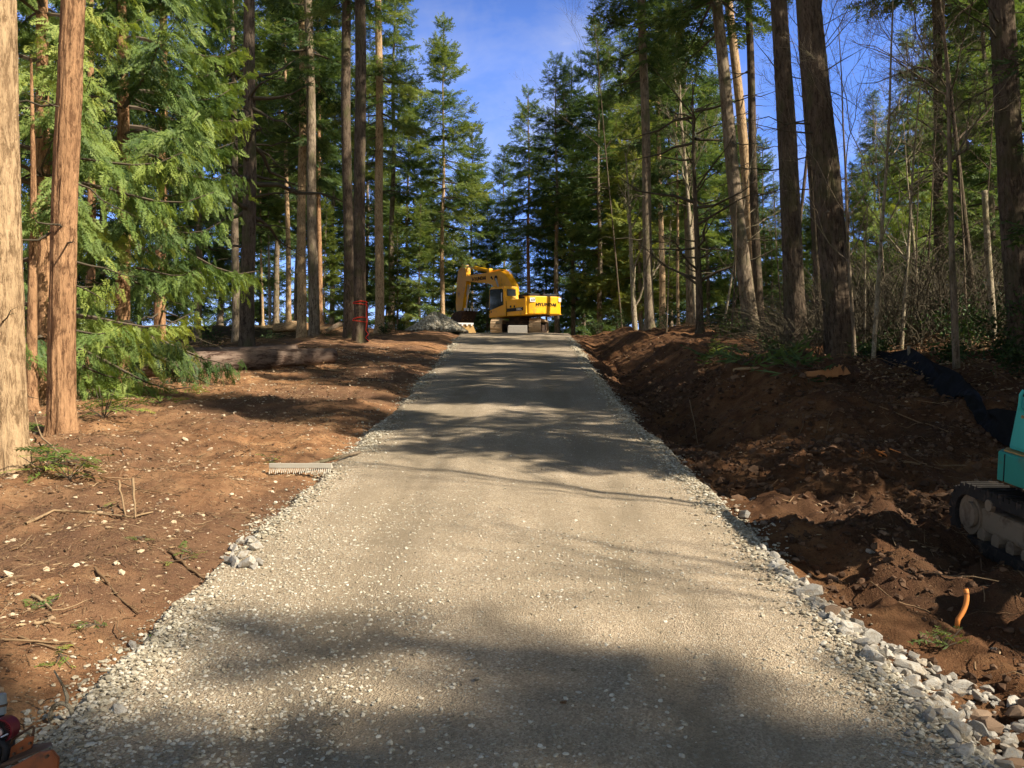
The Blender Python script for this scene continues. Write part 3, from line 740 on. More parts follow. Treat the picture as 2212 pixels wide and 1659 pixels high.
for px, py, s, lb in [(288, 1400, .062, 'rounded grey boulder at the left road edge beside the white gravel'), (265, 865, .11, 'pale round stone lying under the cedar branches near the fallen logs'),
                      (22, 1245, .055, 'pinkish pale stone at the left edge of the photo in the dirt'), (100, 1232, .035, 'single yellowish stone in the dirt right of the pinkish one'),
                      (258, 1538, .05, 'cream stone in the dirt just left of the road in the foreground'), (1015, 1425, .030, 'largest white stone lying on the middle of the road'),
                      (1030, 1471, .032, 'split white stone on the road below the largest one'), (1147, 1450, .022, 'small cream stone on the road right of the split one'),
                      (852, 1447, .026, 'flat elongated pale stone on the road left of the largest one'), (1965, 1588, .036, 'long flat pale stone on the road near the lower right rocks'),
                      (1962, 1632, .034, 'oval pale stone on the road at the bottom right'), (1217, 1521, .022, 'dark stone in a small hole in the road'),
                      (1245, 1312, .024, 'thin flat slab of stone on the shaded middle of the road')]:
    p = at(px, py); dark = 'dark' in lb
    o = put_rock('loose_stone', ROCKB[:1] if dark else (ROCKS[3:8] if 'road' in lb else STON), p.x, p.y, s, lb, None, 'stone', .15, g); o.scale.z *= .6
for i in range(70):
    y = 2.6 + 9 * g.random() ** 1.5; x = float(rcx(y) - rhw(y)) - .2 - (1.2 + .22 * y) * g.random() * 1.6
    put_rock('pale_stone', STON, x, y, g.uniform(.016, .038) * (1 + .05 * y), 'pale tan stone resting on the dirt left of the road', 'stones scattered on the dirt left of the road', 'stone', .15, g)
for i in range(40):
    y = 3.4 + 9 * g.random() ** 1.3; x = float(rcx(y) + rhw(y)) + .45 + (1.3 + .2 * y) * g.random()
    put_rock('dull_stone', ROCKB + ROCKS[:2], x, y, g.uniform(.016, .036) * (1 + .05 * y), 'dull brown stone in the shaded dirt right of the road', 'stones scattered in the dug dirt right of the road', 'stone', .15, g)

# single sticks one can point at
def stick(name, pix, r, tone, label, cat='stick', lift=.01, ups=None, group=None):
    P = []
    for i, (px, py) in enumerate(pix):
        p = at(px, py); P.append([p.x, p.y, p.z + lift + (ups[i] if ups else 0)])
    P = np.array(P, float); s = np.linspace(0, 1, len(P)); q = np.linspace(0, 1, 9)
    P = np.stack([np.interp(q, s, P[:, c]) for c in range(3)], 1); P[1:-1] += RNG.normal(0, r * .5, (7, 3))
    V, F = tubes(P[None], (r * np.linspace(1, .55, 9))[None], 6); bag = Bag(); bag.add(V, F, 0, tone)
    return tag(obj(name, bag.mesh(name, [M['stick']], True)), label, cat, group)
stick('stick', [(365, 1195), (405, 1228), (442, 1255)], .013, .35, 'straight brown stick slanting down to the left road edge')
stick('stick', [(55, 1135), (120, 1106), (210, 1112), (285, 1120), (330, 1110)], .012, .75, 'long pale root lying across the sunlit dirt at the left')
stick('stick', [(255, 1100), (262, 1112), (272, 1122)], .010, .7, 'left one of two short pale sticks standing in the dirt', ups=[.20, .1, 0])
stick('stick', [(285, 1100), (288, 1112), (292, 1122)], .011, .7, 'right one of two short pale sticks standing in the dirt', ups=[.22, .1, 0])
stick('stick', [(70, 1290), (95, 1305), (112, 1322)], .010, .85, 'pale split sliver of wood on the dirt above the crossed twigs')
stick('stick', [(0, 1390), (80, 1392), (160, 1395)], .007, .6, 'long thin twig lying level on the dirt at the far left')
stick('stick', [(40, 1380), (110, 1405), (190, 1428)], .006, .6, 'thin twig crossing the long level twig at the far left')
stick('stick', [(75, 1353), (130, 1352)], .010, .8, 'short straw coloured stick on the dirt below the cedar trees')
stick('stick', [(205, 1230), (230, 1262), (262, 1300), (300, 1330)], .009, .35, 'forked dark twig on the dirt between the cedars and the road')
stick('stick', [(180, 1018), (300, 1060), (390, 1075)], .006, .5, 'thin dark twig trailing from the foot of the red barked tree')
stick('stick', [(160, 1010), (90, 960), (75, 925)], .012, .8, 'bleached broken branch propped between the two near left trunks', ups=[0, .05, .15])
stick('stick', [(2010, 1330), (1980, 1318), (1930, 1300), (1880, 1260)], .006, .55, 'thin reddish root along the top of the right rock band')
stick('stick', [(1950, 1000), (1990, 1005), (2040, 1007), (2140, 1004)], .014, .55, 'long weathered branch lying across the dirt left of the teal excavator')
stick('stick', [(1585, 802), (1640, 795), (1675, 783)], .035, .85, 'pale broken branch on the bank below the big right trunks')
stick('stick', [(1500, 808), (1530, 800)], .04, .6, 'short broken branch on the bank near the trench')
stick('stick', [(1900, 880), (1960, 905), (2010, 920), (2050, 935)], .010, .5, 'thin crooked root below the black silt fence')
stick('stick', [(1490, 905), (1500, 935), (1507, 960)], .008, .6, 'thin pale twig standing against the trench bank', ups=[.3, .15, 0])
# fallen logs
def log(pA, pB, rA, rB, mat, label, group=None, endmat=None, name='fallen_log'):
    e = thing(name, label, 'log', pA, None, group); d = Vector(pB) - Vector(pA); L = d.length
    rot = Vector((0, 0, 1)).rotation_difference(d).to_euler(); e.rotation_euler = rot
    me = trunk_mesh(rA * 2, L, rB * 2, int(L * 100), 0, .05, 20, 40, .02, M[mat]); n = len(me.vertices)
    o = obj('bark', me, e); co = np.empty(n * 3, np.float32); me.vertices.foreach_get('co', co); co = co.reshape(-1, 3); co[:, 2] = np.clip(co[:, 2], 0, None); me.vertices.foreach_set('co', co.ravel())
    if endmat:
        for t, r in ((-.012, rA), (L + .012, rB)):
            BM().cyl((0, 0, t - .01), (0, 0, t + .01), r * .97, 20).build('cut_end', M[endmat], e)
    return e
def logat(a, b, rA, rB, mat, label, **k):
    A = at(*a); B = at(*b); A.z += rA * .95; B.z += rB * .95; return log(A, B, rA, rB, mat, label, **k)
M['cutwood'] = m_plain('cutwood', (.52, .30, .15), .8, .2, 15)
logat((235, 822), (720, 786), .28, .19, 'bark_log', 'long thick fallen log in front, lying level below the cedar branches')
logat((170, 800), (640, 772), .22, .17, 'bark_log', 'fallen log lying just behind the long front one')
logat((330, 776), (610, 765), .17, .13, 'bark_log', 'thin fallen log farthest back under the cedars')
logat((640, 716), (590, 718), .26, .26, 'bark_tan', 'orange ended cut log, left one of two at the foot of the pale trunks', endmat='cutwood')
logat((663, 714), (628, 709), .22, .22, 'bark_tan', 'orange ended cut log, right one of two at the foot of the pale trunks', endmat='cutwood')
logat((735, 706), (700, 722), .16, .12, 'bark_dark', 'broken dark log lying slantwise between the dark paired trunks and the tan ones', endmat='cutwood')
# ------------------------------------------------------------------ trees
def conifer(name, label, px, Y, dia, h, bark, crownmesh=None, cs=1.0, top=None, group=None, na=20, nz=50, flare=.35, dead=None, cat=None, loc=None, crz=0, dead2=None, wob=.03, rough=.03, d1=None):
    p = loc if loc is not None else atY(px, Y)
    rot = lean_rot(p, top[0], top[1], Y) if top else None
    e = thing(name, label, cat or ('cedar tree' if 'cedar' in name else 'fir tree'), p, rot, group)
    obj('trunk', trunk_mesh(dia, h, d1 or max(.03, dia * .12), int(px) % 97 + 1, flare, rough, na, nz, wob, M[bark]), e)
    if crownmesh is not None:
        c = obj('crown', crownmesh, e); c.scale = (cs, cs, cs); c.rotation_euler = (0, 0, crz)
    for dd in (dead, dead2):
        if dd: dead_obj(e, **dd)
    return e
CR = {}
def C(key):
    if key in CR: return CR[key]
    sp = {'A': ('fir', 1, 28, 9.5, 3.1, 74), 'B': ('fir', 2, 27, 12.5, 3.0, 62), 'C': ('fir', 3, 16, .8, 3.3, 100), 'C2': ('fir', 4, 16, 1.2, 3.0, 92),
          'D': ('fir', 5, 20, 3.0, 3.6, 104), 'D2': ('fir', 6, 20, 5.0, 3.3, 88), 'E': ('fir', 7, 20, 8.0, 3.0, 70), 'F': ('fir', 8, 24, 2.4, 3.8, 112),
          'R': ('fir', 9, 28, 7.0, 3.6, 72), 'Q': ('fir', 10, 30, 10.0, 3.6, 76), 'T': ('fir', 12, 30, 15.0, 3.4, 70)}
    if key in sp:
        CR[key] = crown(*sp[key], tw=.46, dens=1.5, leaf='needle_y' if key in ('C2',) else 'needle')
    elif key == 'K1': CR[key] = crown('cedarl', 21, 18, .8, 3.2, 105, leaf='cedar', tw=.46, dens=1.5, droop=.55)
    elif key == 'K2': CR[key] = crown('cedarl', 22, 22, 1.6, 3.5, 110, leaf='cedar', tw=.46, dens=1.5, droop=.6)
    return CR[key]

# --- left, near
conifer('fir_tree', 'thick pale tan trunk cut by the left edge of the photo', 8, 7.7, .36, 18, 'bark_tan', top=(-6, 0), na=72, nz=240, flare=.22, rough=.05, dead=dict(seed=3, h0=.6, h1=2, n=3, rad=.18, L0=.2, L1=.5), d1=.2)
conifer('fir_tree', 'reddish tan trunk standing second from the left edge, sunlit bark', 132, 9.5, .27, 20, 'bark_red', top=(153, 0), na=72, nz=240, flare=.3, rough=.055, dead=dict(seed=4, h0=.2, h1=4, n=8, rad=.16, L0=.3, L1=1.0), d1=0.16)
conifer('fir_tree', 'slim trunk squeezed between the two near left trunks', 68, 11.6, .17, 5, 'bark_red', top=(66, 300), na=18, nz=40)
conifer('cedar_tree', 'slim red cedar trunk seen behind the sunlit left trunk', 190, 18.5, .22, 16, 'bark_red', top=(200, 0), na=16, nz=40, flare=.2, dead=dict(seed=6, h0=1, h1=6, n=14, rad=.1, L0=.6, L1=1.6))
# cedars whose branches fill the left of the picture
ced = dict(leaf='cedar', tw=.27, dens=2.3)
c1 = crown('cedar', 31, 15, .5, 2.5, 84, droop=.60, **ced)
conifer('cedar_tree', 'bushy cedar with bright drooping sprays right behind the two left trunks', 98, 12.9, .26, 15, 'bark_red', c1, top=(92, 0), na=18, nz=40, dead=dict(seed=8, h0=.4, h1=5, n=26, rad=.12, L0=.5, L1=1.6))
c2 = crown('cedar', 32, 16, .7, 3.0, 96, droop=.62, **ced)
conifer('cedar_tree', 'tall cedar with yellow green sprays hanging over the fallen logs', 262, 15.3, .28, 16, 'bark_red', c2, top=(266, 0), na=18, nz=40, dead=dict(seed=9, h0=.8, h1=6, n=26, rad=.12, L0=.5, L1=1.8))
c3 = crown('cedar', 33, 16, 4.4, 2.6, 70, droop=.5, **ced)
conifer('cedar_tree', 'cedar behind the yellow green one, its right side against blue sky', 345, 19.5, .28, 17, 'bark_red', c3, top=(352, 0), na=18, nz=40, dead=dict(seed=10, h0=1, h1=6, n=22, rad=.12, L0=.5, L1=1.8))
# --- left, middle distance
conifer('fir_tree', 'dark mossy trunk with a forked upper limb and long arching dead branches', 533, 27, .46, 24, 'bark_dark', C('T'), .82, top=(541, 0), na=28, nz=70, rough=.04, crz=1.0,
        dead=dict(seed=12, h0=3.5, h1=9.5, n=26, rad=.25, L0=1.4, L1=4.2, up=-.05, curl=.3, thick=2.0, sub=3), d1=.22)
conifer('fir_tree', 'pale speckled trunk just left behind the dark mossy one', 511, 40, .42, 24, 'bark_grey', C('B'), .9, top=(503, 0), na=14, nz=30, dead=dict(seed=13, h0=3, h1=12, n=16, rad=.2, L0=.5, L1=1.6))
conifer('fir_tree', 'slender pale trunk halfway between the mossy trunk and the tan pair', 624, 48, .34, 24, 'bark_tan', C('B'), .86, top=(616, 180), na=12, nz=30, crz=2, dead=dict(seed=14, h0=3, h1=12, n=14, rad=.15, L0=.5, L1=1.6))
conifer('fir_tree', 'thin pole trunk close to the right of the dark mossy trunk', 568, 52, .17, 16, 'bark_tan', C('E'), .8, top=(556, 180), na=8, nz=20)
conifer('fir_tree', 'thin white barked pole, right one of the two poles behind the mossy trunk', 583, 52, .19, 15, 'bark_pale', C('E'), .72, top=(578, 250), na=8, nz=20, crz=1)
conifer('fir_tree', 'tan sunlit trunk, left one of the close pair with bark plates', 651, 44, .50, 27, 'bark_tan', C('A'), .95, top=(654, 0), na=20, nz=50, crz=.7, d1=.25)
conifer('fir_tree', 'grey brown trunk, right one of the close pair, shaded near its foot', 679, 41, .52, 28, 'bark_grey', C('B'), 1.0, top=(667, 0), na=20, nz=50, crz=2.2, flare=.45, d1=.3)
conifer('fir_tree', 'reddish trunk close behind the right side of the tan pair', 691, 50, .34, 25, 'bark_red', C('A'), .85, top=(687, 0), na=14, nz=30, crz=3)
conifer('fir_tree', 'dark straight trunk, left and rear one of the dark double trunks', 753, 34, .41, 27, 'bark_dark', C('T'), .92, top=(747, 0), na=20, nz=50, crz=.3, d1=.32)
ribt = conifer('fir_tree', 'dark straight trunk ringed by red tape, front one of the double trunks', 777, 31.5, .45, 27, 'bark_dark', C('T'), .9, top=(778, 0), na=24, nz=60, crz=1.8, d1=.34)
conifer('fir_tree', 'sunlit tan trunk right of the taped double trunks, with leafy limbs', 820, 43, .46, 25, 'bark_tan', C('A'), .96, top=(818, 0), na=20, nz=50, crz=1.3, d1=.3, dead=dict(seed=16, h0=5, h1=15, n=14, rad=.2, L0=.8, L1=2.2))
# red marking tape and a tool hanging on the taped trunk
tb = pt(777, 700, 31.5)
e = thing('marking_tape', 'red tape wound round the dark front trunk', 'tape', tb)
M['red_tape'] = m_plain('red_tape', (.65, .045, .02), .5, .1, 4)
def ring(zc, r, tilt, wd=.018):
    b = BM(); P = [Vector((r * math.cos(a), r * math.sin(a), zc + tilt * math.cos(a + .7))) for a in np.linspace(0, 2 * PI, 25)]
    b.tube(P, wd, 6); return b
ring(.80, .255, .03).build('tape_loop', M['red_tape'], e); ring(.74, .255, -.03, .014).build('tape_loop', M['red_tape'], e)
ring(.18, .26, .05).build('tape_loop', M['red_tape'], e); ring(.10, .265, -.04, .014).build('tape_loop', M['red_tape'], e)
BM().tube([(.24, -.16, .75), (.30, -.15, .60), (.27, -.17, .40), (.30, -.17, .1), (.26, -.18, -.25)], .022, 6).build('tape_tail', M['red_tape'], e)
M['black'] = m_plain('black', (.012, .012, .014), .6, .2, 8)
t = thing('hanging_tool', 'black and red tool hanging on the right side of the taped trunk', 'tool', tb + Vector((.30, -.12, -.45)))
BM().box((0, 0, 0), (.12, .08, .5), bevel=.02).tube([(0, 0, .25), (.02, 0, .5), (-.02, 0, .7)], .025, 8).build('handle', M['black'], t)
BM().tube([(-.05, -.05, .2), (.06, -.06, .05), (-.05, -.06, -.08), (.07, -.05, -.2)], .016, 6).build('cord', M['red_tape'], t)

# --- right, near trunks
conifer('fir_tree', 'slanting sunlit grey trunk left of the big right pair, leaning left', 1622, 30, .54, 30, 'bark_grey', C('Q'), 1.0, top=(1546, 0), na=26, nz=70, flare=0.45, crz=2.6, d1=0.14, dead=dict(seed=18, h0=2, h1=8, n=10, rad=.25, L0=.5, L1=2.2))
conifer('fir_tree', 'trunk half hidden behind the slanting grey one, catching sun on its right edge', 1642, 34, .46, 30, 'bark_tan', C('T'), .95, top=(1575, 0), na=22, nz=50, crz=.9, d1=0.16, flare=0.3, dead=dict(seed=19, h0=4, h1=11, n=10, rad=.2, L0=.5, L1=2.4))
conifer('fir_tree', 'slimmer dark trunk in the gap between the slanting grey one and the big pair', 1641, 31.5, .34, 30, 'bark_dark', C('T'), .95, top=(1615, 0), na=20, nz=50, crz=4, d1=0.14, dead=dict(seed=20, h0=3, h1=10, n=14, rad=.16, L0=.5, L1=2.6))
conifer('fir_tree', 'thick dark brown trunk, left one of the big right pair', 1722, 21, .50, 31, 'bark_dark', C('T'), 1.0, top=(1683, 0), na=72, nz=240, flare=0.38, rough=.05, crz=3.3, d1=0.1, dead=dict(seed=21, h0=3.5, h1=8, n=8, rad=.18, L0=.4, L1=1.8))
conifer('fir_tree', 'thickest trunk on the right, brown with sun dapples near its foot', 1820, 18.4, .60, 32, 'bark_dark', C('T'), 1.02, top=(1747, 0), na=80, nz=240, flare=0.28, rough=.05, crz=5, d1=0.14, dead=dict(seed=22, h0=3, h1=7, n=9, rad=.2, L0=.5, L1=2.0))
conifer('fir_tree', 'dark trunk hidden close behind the left side of the thickest one', 1776, 23.5, .24, 28, 'bark_dark', C('T'), 1.0, top=(1728, 0), na=20, nz=50, crz=1, d1=0.12)
conifer('fir_tree', 'dark trunk far right with a paler thin stem in front of it', 2036, 26, .30, 28, 'bark_dark', C('Q'), .95, top=(2020, 0), na=22, nz=50, crz=5.4, d1=0.18, dead=dict(seed=24, h0=3, h1=9, n=26, rad=.18, L0=.8, L1=3.0))
conifer('fir_tree', 'very dark thick trunk at the right edge of the photo', 2212, 15.5, .44, 28, 'bark_dark', C('Q'), .98, top=(2158, 0), na=64, nz=180, flare=0.2, rough=.045, crz=2, d1=0.26, dead=dict(seed=25, h0=3.5, h1=7, n=10, rad=.17, L0=.5, L1=2.0))
# --- right, middle distance
conifer('fir_tree', 'tall thin pale brown trunk standing alone right of the bare multi stemmed shrub', 1404, 36, .40, 25, 'bark_grey', C('B'), .9, top=(1388, 60), na=16, nz=40, crz=2.4, d1=.30, dead=dict(seed=27, h0=3, h1=13, n=14, rad=.17, L0=.5, L1=2.2))
conifer('fir_tree', 'pinkish grey trunk behind the dead fir with crooked limbs', 1497, 40, .56, 25, 'bark_grey', C('B'), .92, top=(1474, 150), na=16, nz=40, crz=.4, dead=dict(seed=28, h0=2, h1=11, n=14, rad=.22, L0=.5, L1=2.2))
conifer('fir_tree', 'shorter sunlit tan trunk right of the lone thin pale one', 1432, 48, .40, 20, 'bark_tan', C('B'), .9, top=(1424, 300), na=12, nz=30, crz=3, dead=dict(seed=29, h0=2, h1=9, n=12, rad=.18, L0=.5, L1=2.0))
conifer('fir_tree', 'thin straight pole trunk left of the dead fir', 1465, 38, .15, 14, 'bark_tan', C('E'), .7, top=(1462, 350), na=10, nz=20)
conifer('dead_fir', 'dead dark fir with crooked bare limbs at the top of the bank', 1512, 31, .30, 9.5, 'bark_dark', None, top=(1498, 250), na=16, nz=40, cat='dead tree',
        dead=dict(seed=30, h0=1.8, h1=8.8, n=40, rad=.1, L0=1.2, L1=3.6, up=.25, curl=.35, thick=1.5, sub=3, rfun=lambda z: .13))
conifer('dead_snag', 'broken pale snag with a snapped top near the right edge', 2149, 17.5, .135, 3.25, 'bark_pale', None, top=(2128, 400), na=14, nz=26, cat='snag', flare=.15, d1=.11)
# leafless saplings
def sap(px, Y, tx, ty, r, seed, label, mat='bark_grey', h=None, ht=None, **k):
    p = atY(px, Y); hh = (pt(tx, ty, Y) - p).length * (ht or 1.0)
    return bare_tree('bare_sapling', label, p, lean_rot(p, tx, ty, Y), seed, h or hh, r, mat, **k)
sap(1372, 40, 1352, 330, .14, 101, 'leafless pale shrubby tree with several stems left of the lone thin trunk', 'bark_pale', levels=3, nb=9, first=.08, spread=.42)
sap(1505, 36, 1462, 90, .12, 102, 'leafless pale sapling with upright forking stems beside the pinkish trunk', 'bark_pale', levels=3, nb=9, first=.3, spread=.4)
sap(1885, 16.5, 1936, -150, .048, 103, 'leafless sapling with a wavy stem right of the thickest trunk', 'bark_pale', levels=3, nb=10, first=.25, spread=.55)
sap(1848, 17.5, 1806, 60, .045, 104, 'dark curving leafless sapling nearest the right side of the thickest trunk', 'bark_grey', levels=3, nb=9, first=.3, spread=.5)
sap(1948, 18, 1990, 60, .042, 105, 'straight leafless sapling leaning right, midway to the far right trunks', 'bark_pale', levels=3, nb=9, first=.25, spread=.55)
sap(2066, 14.3, 2026, -60, .065, 106, 'grey mottled leafless sapling in front of the far right dark trunk', 'bark_grey', levels=3, nb=10, first=.3, spread=.55)
sap(1864, 18.5, 1878, 430, .036, 107, 'short sunlit sapling stem with a broken top behind the silt fence', 'bark_pale', levels=1, nb=4, first=.3)
sap(1700, 26, 1790, -200, .07, 108, 'leafless tree whose long bare limbs cross the blue sky right of the big pair', 'bark_dark', levels=3, nb=12, first=.35, spread=.62)
sap(2110, 21, 2000, -250, .08, 109, 'leafless tree with dark arching limbs over the far right trunks', 'bark_dark', levels=3, nb=12, first=.3, spread=.6)
sap(1345, 52, 1275, -30, .06, 110, 'leafless tree whose fine twigs show against the sky left of the dark hanging limbs', 'bark_dark', levels=3, nb=10, first=.5, spread=.55)
sap(1560, 30, 1640, 250, .05, 111, 'crooked leafless sapling between the dead fir and the slanting trunk', 'bark_pale', levels=3, nb=8, first=.2, spread=.6)
sap(1990, 24, 1960, 250, .05, 112, 'thin leafless sapling behind the bright cedars on the right', 'bark_pale', levels=3, nb=8, first=.25, spread=.55)

# --- background rows
def bg(px, Y, top_py, key, label, bark='bark_grey', dia=None, group=None, name='fir_tree', tx=None):
    p = atY(px, Y); h = pt(tx or px, top_py, Y).z - p.z; Hc = {'A': 28, 'B': 27, 'C': 16, 'C2': 16, 'F': 24, 'R': 28, 'Q': 30, 'K1': 18, 'K2': 22}.get(key, 20)
    return conifer(name, label, px, Y, dia or max(.16, h * .017), h * .97, bark, C(key), h / Hc, na=10, nz=20, flare=.2, loc=p, crz=(px * 1.7) % 6.28, group=group, wob=.05)
bg(955, 58, 48, 'D2', 'tall fir with a pale trunk whose top borders the open sky on the left', 'bark_tan', .36)
bg(878, 66, 175, 'D', 'fir between the sunlit tan trunk and the tall fir bordering the sky')
bg(845, 60, -120, 'A', 'high fir rising out of the photo right of the sunlit tan trunk')
bg(1018, 74, 262, 'C', 'full green fir at the lower left of the sky gap')
bg(906, 54, 430, 'C', 'low bushy fir above the gravel pile', dia=.16)
bg(978, 88, 400, 'C2', 'low fir seen between the pale trunk and the excavator arm')
bg(858, 56, 470, 'C2', 'low fir to the right of the taped trunk')
bg(1142, 64, 196, 'E', 'spire topped fir with a bare lower trunk, right of the sky gap', 'bark_red', .34)
bg(1203, 60, 128, 'E', 'taller spire topped fir directly above the back of the excavator', 'bark_grey', .38)
bg(1088, 78, 318, 'D', 'fir at the lower right of the sky gap')
bg(1052, 70, 430, 'C', 'dark low fir right behind the excavator boom')
bg(1118, 66, 500, 'K1', 'dark drooping cedar right behind the excavator cab', name='cedar_tree')
bg(1238, 66, 140, 'D', 'fir next to the taller spire, on its right')
bg(1180, 92, 420, 'C', 'distant low fir behind the counterweight of the yellow excavator')
bg(1262, 76, 330, 'C', 'low fir filling the gap right of the yellow excavator')
bg(1296, 58, 40, 'D', 'broad fir below the dark hanging limbs')
bg(1345, 64, 40, 'F', 'tall fir behind the bare shrubby tree', )
bg(1335, 60, 330, 'C2', 'yellowish low fir left of the bare shrubby tree')
bg(1385, 54, 120, 'C2', 'yellow green fir behind the lone thin trunk')
bg(1450, 58, 120, 'F', 'tall fir behind the short sunlit tan trunk')
bg(1530, 52, 170, 'D', 'fir glimpsed behind the pale upright sapling')
bg(1590, 60, 260, 'C', 'dark fir behind the slanting grey trunk')
bg(1655, 50, 300, 'D', 'fir seen between the slanting trunk and the big pair')
bg(1715, 46, 395, 'C', 'dark fir seen low between the two big trunks')
bg(1790, 48, 330, 'D', 'dark fir peeping out right of the thickest trunk')
bg(1850, 42, 350, 'K1', 'short bright cedar at the left of the sunlit cedars', name='cedar_tree')
bg(1900, 36, 200, 'K1', 'sunlit cedar with a pointed top in the middle of the right woods', name='cedar_tree')
bg(1978, 33, 60, 'K2', 'taller sunlit cedar left of the far right dark trunk', name='cedar_tree')
bg(1935, 40, 250, 'K1', 'small cedar between the two sunlit cedars', name='cedar_tree')
bg(1872, 33, 330, 'K1', 'low sunlit cedar in front of the pointed one', name='cedar_tree')
bg(2030, 37, 40, 'K2', 'cedar directly behind the far right dark trunk', name='cedar_tree')
bg(1760, 40, 420, 'C', 'low shaded fir close behind the thickest trunk')
for px_, Y_, ty_ in ((1668, 33, 520), (1742, 31, 560), (1800, 30, 540), (1856, 27, 560), (1925, 29, 520), (1985, 27, 545), (2045, 31, 500), (2105, 25, 530), (2175, 23, 500)):
    bg(px_, Y_, ty_, 'C', 'low dark young fir in the shaded thicket behind the right trunks', group='young firs in the thicket behind the right trunks')
for k_, (px_, Y_, tx_, ty_) in enumerate(((1690, 27, 1675, 330), (1755, 25, 1775, 300), (1840, 24, 1830, 380), (1915, 22, 1900, 250), (1975, 21, 1988, 330), (2000, 23, 2030, 200), (2090, 19, 2070, 280), (2120, 22, 2150, 150), (1580, 27, 1592, 420), (1440, 33, 1450, 380))):
    sap(px_, Y_, tx_, ty_, .028 + .004 * (k_ % 3), 140 + k_, 'thin leafless stem in the tangle behind the right trunks', ('bark_grey', 'bark_dark', 'bark_dark')[k_ % 3], levels=2, nb=9, first=.2, spread=.6, group='thin leafless stems behind the right trunks')
bg(2090, 40, -160, 'F', 'dark fir looming behind the broken snag')
bg(2150, 25, -320, 'F', 'dark fir filling the top right corner')
bg(2240, 28, -300, 'K2', 'dark cedar at the right edge behind the thick edge trunk', name='cedar_tree')
bg(2010, 48, 130, 'F', 'shaded fir behind the taller sunlit cedar')
bg(60, 30, -420, 'K2', 'cedar high behind the left edge trunk', name='cedar_tree')
bg(215, 32, -350, 'K2', 'cedar high behind the sunlit reddish trunk', name='cedar_tree')
bg(425, 44, -200, 'F', 'dark fir left of the mossy trunk')
bg(475, 56, -60, 'D', 'fir behind the pale speckled trunk')
bg(596, 62, -80, 'D2', 'fir crown behind the two thin poles')
bg(640, 72, -60, 'E', 'fir crown above the tan pair')
bg(716, 64, 40, 'D2', 'fir between the tan pair and the dark double trunks')
bg(700, 58, 430, 'C2', 'small yellow green fir between the tan pair and the dark double trunks')
bg(790, 70, 120, 'D', 'fir showing behind the taped trunk')
bg(560, 75, 380, 'C', 'low dark fir between the mossy trunk and the slender pale one')
bg(400, 60, 300, 'C', 'low dark fir behind the hanging cedar sprays')
G = 'firs in the back rows of the wood'
for i, (px, Y, ty) in enumerate([(300, 58, 150), (130, 50, 0), (520, 90, 250), (655, 95, 330), (745, 96, 300), (835, 92, 330), (935, 100, 360), (1235, 98, 330), (1300, 90, 200), (1370, 82, 130), (1425, 86, 180),
                            (1490, 78, 210), (1555, 84, 150), (1620, 80, 260), (1680, 74, 420), (1745, 70, 440), (1815, 66, 420), (1880, 60, 380), (1940, 64, 330), (2060, 58, 100), (2120, 52, 0), (2200, 50, -100)]):
    left = px < 1106
    bg(px, Y, ty, ('C', 'D', 'F')[i % 3] if Y < 90 else 'C', 'green fir of the dense back row on the ' + ('left' if left else 'right') + ' side of the road', group=G + (' on the left' if left else ' on the right'))

# --- woods to the right of the camera that throw the dappled shade
G = 'firs standing outside the picture on the right'
for i, (x, y, h, key) in enumerate(SHADE):
    z = float(surf(x, y)); Hc = {'Q': 30, 'R': 28, 'B': 27, 'A': 28, 'F': 24, 'D': 20, 'E': 20}[key]
    conifer('fir_tree', 'tall fir outside the picture to the right of the road', 10 + i, 0, h * .018, h * .97, 'bark_dark', C(key), h / Hc, na=10, nz=20, loc=Vector((x, y, z)), crz=i * 1.9, group=G)

for i, (x, y, h, r, sd) in enumerate([(6.9, 3.7, 9.5, .065, 131), (8.6, 1.2, 9, .05, 132)]):
    bare_tree('bare_sapling', 'leafless sapling outside the picture right of the teal excavator', (x, y, float(surf(x, y))), None, sd, h, r, 'bark_grey', group='leafless saplings outside the picture on the right', levels=3, nb=9, first=.3, spread=.5)

# ------------------------------------------------------------------ undergrowth
def leafy(name, label, loc, R, hgt, n, seed, leaf='salal', lsz=.06, group=None, cat='shrub', stems=14, kind=None):
    rg = np.random.default_rng(seed); bag = Bag(); e = thing(name, label, cat, loc, None, group)
    s = np.linspace(0, 1, 5); P = []; Rr = []
    for i in range(stems):
        a = rg.uniform(0, 2 * PI); r = R * rg.uniform(.3, 1); q = np.stack([np.cos(a) * r * s ** 1.3, np.sin(a) * r * s ** 1.3, hgt * rg.uniform(.5, 1) * (s - .25 * s ** 3) * 1.2], 1); q[1:] += rg.normal(0, .04 * hgt, (4, 3)); P.append(q); Rr.append(.008 * (1.1 - s))
    P = np.array(P); V, F = tubes(P, np.array(Rr), 4); V[:, 2] -= .03
    obj('stems', np_mesh('stems', V, [F], M['dead_twig']), e)
    k = rg.integers(0, stems, n); t = rg.uniform(.25, 1, n)
    pos = np.stack([np.array([np.interp(tt_, s, P[kk][:, c]) for tt_, kk in zip(t, k)]) for c in range(3)], 1) + rg.normal(0, .09 * R + .04, (n, 3)); pos[:, 2] = np.abs(pos[:, 2]) + .02
    q = [rhomb((0, 0, 0), (1, 0, 0), (0, .25, 1), 1.0, .55), rhomb((0.05, 0, 0), (1, 0, -.1), (0, -.35, 1), .95, .5)]
    fw = rg.normal(0, 1, (n, 3)); fw[:, 2] -= .2; nr = rg.normal(0, .6, (n, 3)); nr[:, 2] += 1
    V, F = inst(make_template(q), pos, fw, nr, lsz * rg.uniform(.6, 1.4, n)); bag.add(V, F, 0, np.repeat(np.clip(rg.normal(.5, .2, n), 0, 1), 8))
    obj('foliage', bag.mesh('foliage', [M[leaf]]), e); return e
g = random.Random(4)
